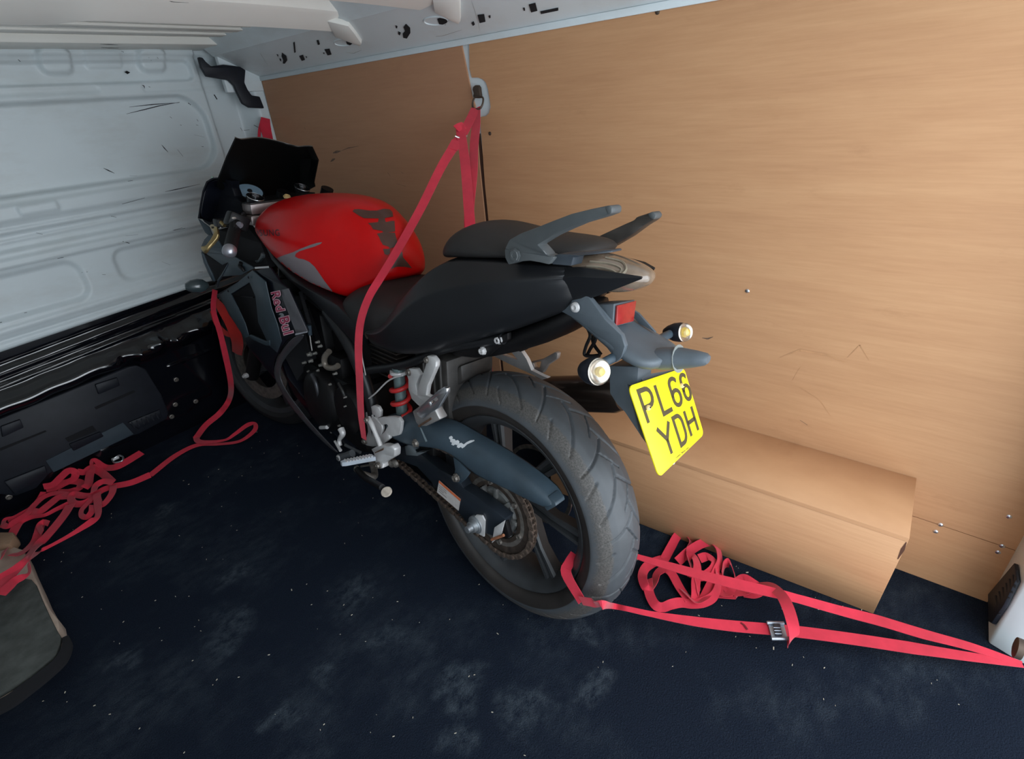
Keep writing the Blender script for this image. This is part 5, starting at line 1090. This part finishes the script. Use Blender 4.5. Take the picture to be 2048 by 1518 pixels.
# lower wing of the nose, blue-grey reflection painted into its colour
def Kp(x, y, v): return q('K', x, y, v)
wing1 = poly('nose_wing', [Kp(195,132,.225),Kp(360,262,.21),Kp(375,300,.21),Kp(408,378,.21),Kp(350,382,.215),Kp(300,340,.22)], M_fairg, nose, .004, (0,-1,0), bevel=.001)
wing2 = poly('nose_wing', [Kp(350,385,.215),Kp(400,370,.215),Kp(480,420,.205),Kp(560,570,.20),Kp(700,680,.20),Kp(1020,862,.195),Kp(1045,890,.195),Kp(840,990,.20),Kp(560,1012,.205),Kp(650,800,.205),Kp(566,838,.21),Kp(300,650,.22),Kp(248,640,.225),Kp(240,560,.225),Kp(290,450,.22)], M_fairg, nose, .004, (0,-1,0), bevel=.001)
wing3 = poly('nose_lip', [Kp(240,640,.226),Kp(262,660,.225),Kp(330,830,.22),Kp(395,960,.215),Kp(440,1085,.21),Kp(415,1080,.212),Kp(350,960,.218),Kp(280,800,.224)], M_fairg, nose, .006, (0,-1,0), bevel=.001)
poly('nose_lip', [Kp(650,805,.207),Kp(640,850,.207),Kp(560,1000,.207),Kp(500,1090,.205),Kp(478,1180,.203),Kp(470,1170,.203),Kp(490,1060,.205),Kp(545,985,.207)], M_fairg, nose, .006, (0,-1,0), bevel=.001)
poly('headlamp_glass', [Kp(255,650,.20),Kp(560,835,.19),Kp(640,820,.19),Kp(500,1060,.19),Kp(430,1085,.195),Kp(330,850,.20)], M_blackhole, nose, .05, (.3,-1,0))
tube('fairing_clip', [Kp(850,800,.203),Kp(835,850,.205),Kp(870,890,.205),Kp(900,935,.203)], [.006,.007,.006,.004], M_engine, nose, seg=8)
# left fairing side panel with its scoop
o_pts = [(515,1265,.20),(700,1155,.20),(850,1060,.20),(1050,915,.20),(1080,885,.196),(1290,870,.19)]
sp_ = poly('side_fairing', [Kp(*p) for p in [(475,1290,.205),(520,1260,.205),(850,1065,.20),(1045,920,.198),(1290,872,.185)]]+[q('E',620,150,.18),q('E',680,200,.18),q('E',812,492,.18),q('E',735,515,.19),q('E',680,540,.195),q('E',630,595,.195),q('E',585,690,.195),q('E',575,760,.195),q('E',590,830,.19),q('E',480,700,.19),q('E',400,600,.19),q('E',340,480,.19),q('E',270,380,.195),q('E',230,300,.20)], M_fair, bike, .006, (0,-1,0), bevel=.0015,
     holes=[[q('E',285,240,.199),q('E',405,160,.199),q('E',435,170,.199),q('E',455,260,.199),q('E',500,400,.198),q('E',535,560,.197),q('E',520,580,.197),q('E',410,525,.197),q('E',340,380,.198)]])
sp_['label'] = 'black fairing side panel with a lettered decal'
fr_pts = lambda L, d=0: [q('E', x, y, v+d) for x, y, v in L]
poly('panel_frame', fr_pts([(205,240,.204),(320,160,.204),(430,70,.203),(520,150,.202),(560,330,.200),(600,440,.198),(632,560,.196),(600,640,.196),(545,590,.199),(470,430,.201),(450,250,.203),(410,155,.204),(280,235,.205),(330,330,.204),(380,440,.202),(405,525,.201),(380,540,.200),(330,470,.201),(260,350,.203)]), M_fairg, sp_, .003, (0,-1,0), bevel=.001)
poly('scoop_lip', fr_pts([(400,525,.203),(415,515,.203),(520,560,.202),(545,555,.202),(548,590,.202),(520,590,.202),(440,555,.202)]), M_fairg, sp_, .006, (0,-1,0), bevel=.0015)
poly('scoop_back', fr_pts([(270,225,.17),(430,150,.17),(560,600,.16),(400,540,.165)]), M_blackhole, sp_, .004, (0,-1,0))
tube('scoop_bar', [q('E',300,245,.185),q('E',440,258,.185)], .0025, M_engine, sp_, seg=6, smooth_path=False)
poly('grey_flash', fr_pts([(622,208,.1815),(682,196,.181),(812,490,.181),(735,505,.191),(722,470,.191)], .0015), mat('satin_grey_flash', (.10,.095,.105), .35, metal=.2), sp_, .002, (0,1,0), bevel=.0008)
poly('flash_lip', fr_pts([(735,505,.193),(812,490,.183),(810,500,.183),(735,518,.193)], .001), mat('flash_pale', (.28,.28,.31), .3), sp_, .004, (0,1,0))
# "Red Bull" decal
def rb(word, bl, ex, ey, off, m, of, z): return text_decal('fairing_lettering', word, bl, ex, ey, sp_, m, sp_, off=z, offset=of)
e = lambda x, y: px('E', x, y)
bx0 = e(568,238); bx1 = e(612,352)
for word, b0, b1, t0 in (('Red', e(566,226), e(604,356), e(622,214)), ('Bull', e(622,402), e(662,540), e(684,386))):
    ex_ = (b1[0]-b0[0], b1[1]-b0[1]); ey_ = (t0[0]-b0[0], t0[1]-b0[1])
    rb(word, b0, ex_, ey_, 0, M_pink, .062, .0022); rb(word, b0, ex_, ey_, 0, M_dred, .006, .0030)
poly('decal_emblem', fr_pts([(612,378,.199),(622,366,.199),(640,368,.198),(650,382,.198),(638,395,.198),(622,392,.199),(630,380,.199)], .002), mat('pale_emblem', (.20,.22,.23), .5), sp_, .0004, (0,1,0))
for x, y in ((405,120),(265,215)): lathe('panel_screw', [(0,.004),(.002,.0035),(.001,.0005)], M_blackhole, sp_, q('E', x, y, .2075), (0,1,0), seg=10)
poly('panel_edge', [Kp(1060,886,.197),Kp(1275,872,.187),Kp(1275,880,.187),Kp(1062,894,.197)], mat('bright_edge', (.45,.44,.44), .4), sp_, .004, (0,0,1))
# lower fairing : the strip that sweeps down under the engine
low = [(735,515,.192),(810,500,.182),(790,560,.178),(720,640,.18),(640,720,.185),(625,790,.188),(650,860,.188),(720,970,.185),(800,1070,.18),(880,1170,.175),(960,1260,.17),(1040,1320,.165),(1030,1350,.165)]
lo2 = [(680,545,.195),(630,600,.196),(590,680,.196),(575,760,.196),(585,810,.194),(620,880,.192),(700,1010,.186),(780,1110,.182),(860,1190,.178),(940,1270,.172),(1010,1330,.166)]
A_s = [(812,498,.183),(770,560,.182),(700,630,.184),(640,700,.188),(622,780,.19),(640,850,.19),(700,945,.187),(770,1035,.183),(840,1125,.178),(900,1190,.174),(970,1270,.169),(1040,1335,.164)]
B_s = [(735,515,.193),(680,560,.196),(620,640,.198),(585,710,.198),(575,780,.197),(592,840,.195),(650,945,.19),(720,1040,.186),(790,1125,.182),(850,1185,.178),(930,1265,.172),(1015,1335,.165)]
C_s = [(735,520,.185),(670,570,.186),(605,640,.186),(570,710,.186),(560,785,.186),(578,850,.183),(635,960,.178),(705,1055,.174),(775,1140,.17),(835,1200,.166),(915,1280,.16),(1000,1345,.155)]
lf = shell('lower_fairing', [Qs('E', A_s), Qs('E', B_s)], mat('belly_pan_black', (.060,.060,.066), .3, metal=.3), sub=1, th_=.003)
poly('belly_pan', [(.93,.165,.50),(.98,.15,.44),(.93,.14,.34),(.80,.12,.24),(.62,.12,.22),(.56,.15,.28),(.66,.16,.315),(.80,.165,.38),(.88,.172,.43)], M_fair, lf, .26, (0,-1,0), bevel=.01)
# radiator and dark bulk behind the fairing
box('radiator', (.93,-.14,.46), (.99,.14,.74), M_engine, bike, .01)
box('headstock', (.98,-.05,.76), (1.10,.05,.93), M_engine, bike, .02)
slab('fairing_stay', 'K', [(1050,770,.17),(1080,800,.17),(1110,800,.17),(1170,730,.17),(1170,680,.17),(1150,645,.17),(1140,700,.17),(1100,760,.17)], mat('stay_grey', (.045,.055,.06), .4), bike, .01, .002)
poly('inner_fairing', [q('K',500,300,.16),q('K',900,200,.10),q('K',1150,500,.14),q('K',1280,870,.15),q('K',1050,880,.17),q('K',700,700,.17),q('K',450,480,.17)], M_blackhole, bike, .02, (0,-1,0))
# front indicator
fi = lathe('front_indicator', [(-.036,.001),(-.034,.011),(-.018,.021),(.004,.025),(.020,.022),(.032,.012),(.036,.009)], mat('smoked_indicator', (.035,.05,.055), .2, coat=.5), bike, q('K',180,1155,.262), tuple(np.array(q('K',400,1130,.20))-np.array(q('K',60,1150,.27))), seg=24, auto=60)
tube('indicator_stalk', [q('K',290,1130,.235), q('K',430,1110,.19)], .008, M_engine, fi, seg=10, smooth_path=False)
tube('right_handlebar', [tuple(C2+np.array((0,0,-.05))), tuple(C2+np.array((.04,-.10,-.07))), tuple(C2+np.array((.07,-.20,-.10)))], .012, M_body, bike, seg=12)

# ================================================================== STRAPS
def tw(c, x, y, v=None, z=None, X=None):
    a = px(c, x, y) if c else (x, y)
    if v is not None: return np.array(hit(*a, BL, v))
    if z is not None: return np.array(hit(*a, (0,0,1), z))
    return np.array(hit(*a, (1,0,0), X))
vw = lambda *w_: tuple(np.array(w_, float))
st1 = empty('ratchet_strap', tuple(tw('S',695,650,X=.60))); tagt(st1, 'red webbing strap hanging from the wall ring over the saddle to the left footrest', 'strap', 'red tie down straps')
def RB_(parent, name, P, width, **k): o = ribbon(name, P, width, parent=parent, **k); return W2(parent, o)
LA = tw('S',690,655,X=.600); LB = tw(None,762,554,v=.120); LC = tw(None,940,445,v=-.135)
def nr(c, x, y, A, B, off=0.):
    a = px(c, x, y) if c else (x, y); d = ray(*a); d = d/np.linalg.norm(d); e_ = (B-A)/np.linalg.norm(B-A); w0 = CAM-A; b_ = d@e_; dd = d@w0; ee = e_@w0
    return CAM+d*((b_*ee-dd)/(1-b_*b_)-off)
RB_(st1, 'long_webbing', [LA, nr('S',600,850,LA,LB), nr('S',470,1080,LA,LB), nr(None,886,328,LA,LB), nr(None,840,420,LA,LB), nr(None,795,500,LA,LB), tw(None,762,554,v=.118), tw(None,738,594,v=.150), tw(None,722,640,v=.166), tw(None,717,690,v=.176), tw(None,719,760,v=.178), tw(None,722,830,v=.172), tw(None,728,878,v=.162)], [.028,.028,.028,.025,.023,.022,.020,.020,.022,.024,.024,.022,.018], n=[(-.9,-.4,.2),(-.8,-.5,.2),(-.8,-.5,.3),(-.8,-.4,.4),(-1,-.2,.4),(-1,-.15,.2),(-1,-.1,0)])
RB_(st1, 'tail_webbing', [nr('S',455,925,LA,LB,.006), nr('S',480,1100,nr('S',455,925,LA,LB),LC), nr('S',510,1300,nr('S',455,925,LA,LB),LC), nr(None,932,345,nr('S',455,925,LA,LB),LC), LC, tw(None,945,490,v=-.14)], .027, n=(-.8,-.6,.1))
RB_(st1, 'back_webbing', [LA+np.array((.004,0,0)), nr('S',700,900,LA,LC), nr('S',670,1200,LA,LC), nr(None,946,345,LA,LC), tw(None,938,445,v=-.155), tw(None,950,560,v=-.165), tw('B',545,1040,v=-.17), tw('B',560,1160,v=-.17), tw('B',570,1260,v=-.15)], .027, n=(-.9,-.45,0))
RB_(st1, 'strap_fold', [nr('S',395,970,LA,LB,.009), nr('S',450,935,LA,LB,.012), nr('S',520,915,LA,LB,.009)], .022, n=(-.7,-.6,.4))
W2(st1, tube('cam_buckle', [nr('S',378,1080,LA,LB,.004), nr('S',470,1120,LA,LB,.004), nr('S',560,1080,LA,LB,.004)], .0035, M_silver, st1, seg=8, smooth_path=False))
RB_(st1, 'stitched_end', [nr('S',340,1280,LA,LB,.003), nr('S',410,1150,LA,LB,.003)], .030, n=(-.8,-.5,.3))
# behind the screen
st2 = empty('ratchet_strap', bh(530,260,1.72)); tagt(st2, 'red webbing strap hooked in the front corner behind the windscreen', 'strap', 'red tie down straps')
RB_(st2, 'webbing', [bh(531,236,1.70), bh(531,255,1.70), bh(536,276,1.68), bh(545,320,1.60)], [.035,.045,.04,.03], n=(-.2,-1,.2))
RB_(st2, 'webbing', [bh(524,240,1.705), bh(519,262,1.71), bh(518,290,1.70)], .012, n=(-.2,-1,.2))
# rear wheel strap
st3 = empty('ratchet_strap', (.47,-1.0,.03)); tagt(st3, 'red webbing strap looped through the rear wheel and pulled to the rear corner', 'strap', 'red tie down straps')
gz = lambda x, y, z: tw('G', x, y, z=z)
anchor = gz(2040,890,.035)
trt = bvh(rt)
def ont(x, y, d=.004):
    h = cast(trt, px('D', x, y)); return tw('D', x, y, v=.09) if h[0] is None else np.array(toworld(tuple(h[0]+(Vector(BM@CAM)-h[0]).normalized()*d)))
RB_(st3, 'webbing', [tw('D',1015,1070,v=.030), tw('D',988,1125,v=.052), tw('D',972,1192,v=.076), tw('D',1062,1352,v=.092)], [.016,.022,.025,.022], n=(-1,-.35,.2), sub=5)
RB_(st3, 'webbing', [tw('D',1056,1346,v=.093), tw('D',1130,1360,v=.094), tw('D',1195,1374,v=.090), gz(60,608,.078), gz(130,622,.076), gz(250,648,.073), gz(450,682,.070), gz(640,705,.066), gz(840,722,.062), gz(1000,738,.058), gz(1250,772,.052), gz(1500,810,.046), gz(1750,848,.040), anchor], [.024,.022,.019,.014,.012,.013,.022,.027,.029,.030,.030,.030,.022,.014], n=[(-.7,-.6,.3),(-.6,-.6,.4),(-.4,-.5,.7),(-.3,-.3,.9),(-.2,0,1),(0,0,1),(0,0,1),(0,0,1),(-.3,0,1)])
RB_(st3, 'webbing', [gz(150,355,.115), gz(195,375,.112), gz(350,420,.105), gz(500,462,.10), gz(650,500,.093), gz(800,535,.086), gz(950,572,.079), gz(1150,628,.070), gz(1350,680,.062), gz(1550,740,.055), gz(1800,808,.045), anchor], [.012,.016,.026,.030,.030,.026,.020,.022,.029,.028,.020,.012], n=[(-.3,0,1),(0,0,1),(0,0,1),(-.3,0,1),(-.7,0,.8),(0,0,1),(0,0,1),(-.4,0,1)])
RB_(st3, 'buckle_tail', [gz(905,790,.060), gz(915,785,.066), gz(935,755,.090), gz(932,700,.105), gz(905,610,.110), gz(870,550,.100), gz(820,512,.07), gz(760,512,.03), gz(700,540,.012), gz(640,545,.010)], [.022,.024,.026,.026,.026,.024,.022,.022,.024,.024], n=[(.2,-.9,.4),(-.2,-.8,.6),(-.6,-.3,.7),(-.6,0,.8),(-.3,.3,.9),(0,.4,.9),(0,.2,1)])
RB_(st3, 'stitch_band', [gz(680,690,.0675), gz(695,700,.0675), gz(712,722,.0675)], .004, m=mat('dark_red_thread', (.14,.004,.012), .8), n=(0,0,1))
# buckle : frame with rollers
bA = [gz(808,688,.066), gz(885,690,.066), gz(905,768,.064), gz(828,768,.064)]
bk_ = W2(st3, poly('cam_buckle', bA, mat('buckle_steel', (.34,.37,.42), .35, metal=.6), st3, .004, (0,0,1), bevel=.001))
for P_ in (((806,690),(888,692)), ((828,766),(908,766))): W2(st3, tube('buckle_bar', [gz(*P_[0],.072), gz(*P_[1],.072)], .0042, mat('buckle_steel', (0,0,0)), st3, seg=8, smooth_path=False))
W2(st3, poly('buckle_cam', [gz(835,698,.073), gz(868,700,.073), gz(880,755,.072), gz(848,756,.072)], mat('buckle_slate', (.06,.065,.08), .4, metal=.4), st3, .006, (0,0,1), bevel=.0015))
for t in (.25,.5,.75): 
    a = np.array((835,698))*(1-t)+np.array((848,756))*t; W2(st3, tube('cam_rib', [gz(a[0],a[1],.0795), gz(a[0]+33,a[1]+1,.0795)], .0010, mat('buckle_steel', (0,0,0)), st3, seg=6, smooth_path=False))
# heap of slack webbing beside the rear tyre
st4 = empty('strap_heap', tuple(gz(430,470,0))); tagt(st4, 'loose heap of red webbing on the carpet beside the rear tyre', 'strap')
up = (0,0,1)
heap = [([(310,385),(345,320),(372,272),(395,258),(425,272),(440,310),(425,360),(450,440),(475,520),(470,560)], [.004,.006,.01,.012,.012,.012,.02,.03,.02,.004], [(.3,-.3,1),(.5,-.5,.6),(-.2,-1,.4),(.6,-.6,.5),(.6,-.2,.8)]),
 ([(320,375),(265,395),(220,425),(205,470),(225,520),(262,500),(275,455),(310,430),(345,450),(385,520),(430,585)], [.004,.008,.012,.02,.016,.01,.012,.018,.02,.012,.006], [(0,0,1),(-.8,-.3,.5),(-.4,.6,.5),(0,0,1),(.3,0,1)]),
 ([(232,480),(238,545),(265,600),(300,615),(345,600),(390,592),(440,598),(500,590),(550,560),(572,500),(565,440)], [.01,.012,.012,.006,.012,.008,.006,.01,.016,.02,.02], [(-.9,-.3,.3),(-.5,-.7,.4),(0,-.5,.9),(.2,-.6,.6),(.7,-.5,.4)]),
 ([(375,395),(430,345),(490,308),(540,300),(570,335),(578,390),(560,440),(530,520),(500,570),(465,590),(430,560),(395,530)], [.02,.022,.024,.026,.026,.026,.024,.02,.016,.01,.012,.012], [(0,-.5,.9),(-.2,-.6,.8),(.8,-.4,.3),(.6,.2,.7),(.2,-.8,.4)]),
 ([(415,365),(455,375),(470,420),(462,500),(460,575)], [.03,.035,.036,.03,.01], [(-.3,-.6,.7),(.6,-.2,.7),(.5,0,.8)]),
 ([(590,455),(600,410),(625,402),(645,440),(655,490),(640,530),(600,550),(570,520),(545,460)], [.016,.02,.02,.016,.012,.008,.006,.008,.012], [(.6,-.7,.2),(.2,-.9,.3),(.8,-.5,.3),(.2,.2,1),(0,0,1)]),
 ([(640,525),(670,490),(700,478),(740,500),(775,530),(740,550),(690,548)], [.004,.01,.016,.014,.01,.006,.004], [(0,-.6,.8),(-.3,-.6,.7),(.2,0,1)]),
 ([(560,455),(590,480),(620,530),(660,555),(560,550)], [.008,.008,.006,.004,.004], [(0,0,1),(0,0,1)]),
 ([(480,380),(520,370),(555,400),(540,440),(480,470),(430,450)], [.03,.032,.03,.028,.024,.024], [(0,-.4,.9),(.4,-.4,.8),(0,0,1)])]
for P_, Z_, N_ in heap: RB_(st4, 'webbing_loop', [gz(x, y, z+.003) for (x, y), z in zip(P_, Z_)], .025, n=N_)
# strap on the left side of the floor, its end runs up into the fork
st5 = empty('strap_heap', (-.55,1.5,0)); tagt(st5, 'tangled heap of red webbing by the front bulkhead and over the grey box', 'strap')
def pz(x, y, z):
    p = tw('P', x, y, z=z); return p if p[1] < 1.715 else np.array(bh(*px('P', x, y), 1.715))
def hz(x, y):
    # height of what the webbing lies on: the box in the corner, otherwise the carpet
    t = min(1, max(0, (y-860)/130))*min(1, max(0, (330-x)/120)); return .012+.060*t*t*(3-2*t)
left = [([(1075,170),(1035,195),(960,240),(880,280),(800,285),(740,250),(705,240),(720,290),(780,330),(850,395)], 0.02, .028, [(0,-.5,.9),(0,-.6,.8),(0,-.3,1),(-.5,-.5,.6),(0,-.3,1)]),
 ([(1140,340),(1000,398),(860,428),(780,455),(720,490),(640,500),(560,490),(540,520),(560,555),(620,560),(690,530),(700,490)], .02, .024, [(0,-.6,.8),(0,-.5,.9),(0,-.3,1),(-.3,-.8,.4),(0,-.7,.6),(0,-.4,.9)]),
 ([(860,420),(850,480),(800,550),(760,570),(740,520)], .02, .022, [(0,-.3,1),(0,-.3,1)]),
 ([(735,480),(740,560),(745,640),(700,690),(610,750),(520,805),(400,870),(300,920),(200,985),(120,1050),(20,1115),(-40,1150)], .02, [.024,.024,.024,.022,.016,.012,.010,.012,.016,.02,.024,.024], [(-.2,-.6,.8),(-.5,-.6,.6),(-.5,-.8,.2),(-.6,-.7,.1),(-.4,-.7,.5),(-.2,-.5,.8)]),
 ([(535,565),(490,640),(420,730),(350,810),(280,880),(200,970),(120,1060),(40,1150),(-30,1250)], .03, .030, [(-.2,-.4,.9),(-.2,-.4,.9)]),
 ([(520,560),(430,600),(340,645),(240,660),(160,690),(120,740),(80,820),(45,900),(20,960)], .015, [.018,.014,.012,.016,.022,.026,.026,.024,.02], [(-.2,-.9,.4),(-.3,-.9,.2),(0,-.5,.9),(-.5,-.4,.7)]),
 ([(20,720),(60,730),(120,690),(200,640),(260,570),(330,510),(420,480),(530,490)], .02, .020, [(0,-.6,.8),(0,-.4,.9),(0,-.3,1)]),
 ([(20,720),(40,685),(100,672),(160,640),(240,590),(300,520),(330,470)], .012, .018, [(-.5,-.6,.6),(0,-.4,.9)]),
 ([(330,430),(400,415),(460,360),(520,310),(570,325),(560,370),(500,400),(420,440),(350,455)], .03, .026, [(0,-.5,.9),(-.2,-.6,.8),(0,-.5,.9),(0,-.3,1)]),
 ([(590,315),(640,320),(690,290),(680,350),(670,410),(640,440)], .03, .026, [(0,-.5,.9),(0,-.6,.7),(.3,-.5,.8)]),
 ([(720,500),(660,560),(620,610),(620,650),(660,660),(695,620),(700,570)], .02, .018, [(-.6,-.5,.5),(-.4,-.7,.5),(.3,-.6,.6)]),
 ([(860,400),(790,390),(730,420),(710,470)], .03, .022, [(0,-.6,.7),(-.4,-.5,.7)]),
 ([(350,690),(310,720),(290,780),(260,850),(180,920),(90,955)], .012, .024, [(.2,-.5,.8),(-.3,-.5,.8)]),
 ([(370,710),(330,700),(300,730),(320,780)], .02, .018, [(0,-.9,.3),(-.5,-.6,.5)]),
 ([(215,1010),(222,1070),(180,1110),(120,1140),(70,1185),(0,1250)], .02, [.012,.014,.018,.022,.028,.03], [(-.6,-.6,.4),(-.3,-.5,.8)]),
 ([(240,620),(300,620),(380,560),(450,510),(540,500)], .012, .028, [(-.2,-.4,.9),(0,-.3,1)]),
 ([(400,460),(450,410),(540,390),(610,400),(600,440),(520,470),(430,470)], .02, .026, [(0,-.4,.9),(0,-.4,.9)])]
for i, (P_, z0, wd, N_) in enumerate(left): RB_(st5, 'webbing_loop', [pz(x, y, hz(x, y)+z0+.006*(i % 4)*.8) for x, y in P_], wd, n=N_)
bw = np.array(pz(890,220,.05))
W2(st5, tube('strap_buckle', [pz(850,225,.05), pz(900,195,.055), pz(935,205,.055), pz(925,235,.05), pz(870,248,.048), pz(850,225,.05)], .0032, M_silver, st5, seg=8))
W2(st5, box('buckle_body', (-.012,-.008,0), (.012,.008,.008), M_alu, st5, .002, Matrix.Translation(tuple(pz(880,222,.045)))))
# the strand that climbs to the fork
RB_(st5, 'webbing_strand', [pz(1138,345,.012), tw(None,350,912,z=.010), tw(None,395,890,z=.010), tw(None,440,888,z=.010), tw(None,480,882,z=.012), tw(None,508,862,z=.02), tw(None,510,848,z=.03), tw(None,495,850,z=.035), tw(None,470,868,z=.03), tw(None,450,880,z=.022), tw(None,415,884,z=.02), tw(None,396,882,z=.02), tw(None,392,872,z=.02)], [.022,.022,.02,.014,.016,.018,.018,.018,.014,.010,.018,.022,.024], n=[(0,-.4,.9),(0,-.3,1),(0,-.2,1),(.2,-.7,.7),(.1,-.6,.8),(0,-.3,1),(0,-.3,1)])
RB_(st5, 'webbing_strand', [tw(None,392,876,z=.02), tw(None,412,850,z=.03), tw(None,440,826,z=.06), tw(None,458,800,z=.09), tw(None,462,770,v=.16), tw(None,452,715,v=.17), tw(None,440,665,v=.17), tw(None,427,620,v=.17), tw(None,430,580,v=.16)], [.024,.024,.024,.022,.022,.022,.020,.018,.018], n=[(0,-.5,.9),(-.3,-.8,.5),(-.6,-.8,.1),(-.6,-.8,0),(-.6,-.8,0)])
st6 = empty('fork_strap', tuple(tw('E',270,400,v=.12))); tagt(st6, 'folded red webbing wrapped around the front fork leg, shade put into its colour', 'strap')
Mdr = mat('shaded_red_webbing', (.42,.020,.016), .8, spec=.2, sheen=.1)  # darker copy of the strap red, shade put into the colour
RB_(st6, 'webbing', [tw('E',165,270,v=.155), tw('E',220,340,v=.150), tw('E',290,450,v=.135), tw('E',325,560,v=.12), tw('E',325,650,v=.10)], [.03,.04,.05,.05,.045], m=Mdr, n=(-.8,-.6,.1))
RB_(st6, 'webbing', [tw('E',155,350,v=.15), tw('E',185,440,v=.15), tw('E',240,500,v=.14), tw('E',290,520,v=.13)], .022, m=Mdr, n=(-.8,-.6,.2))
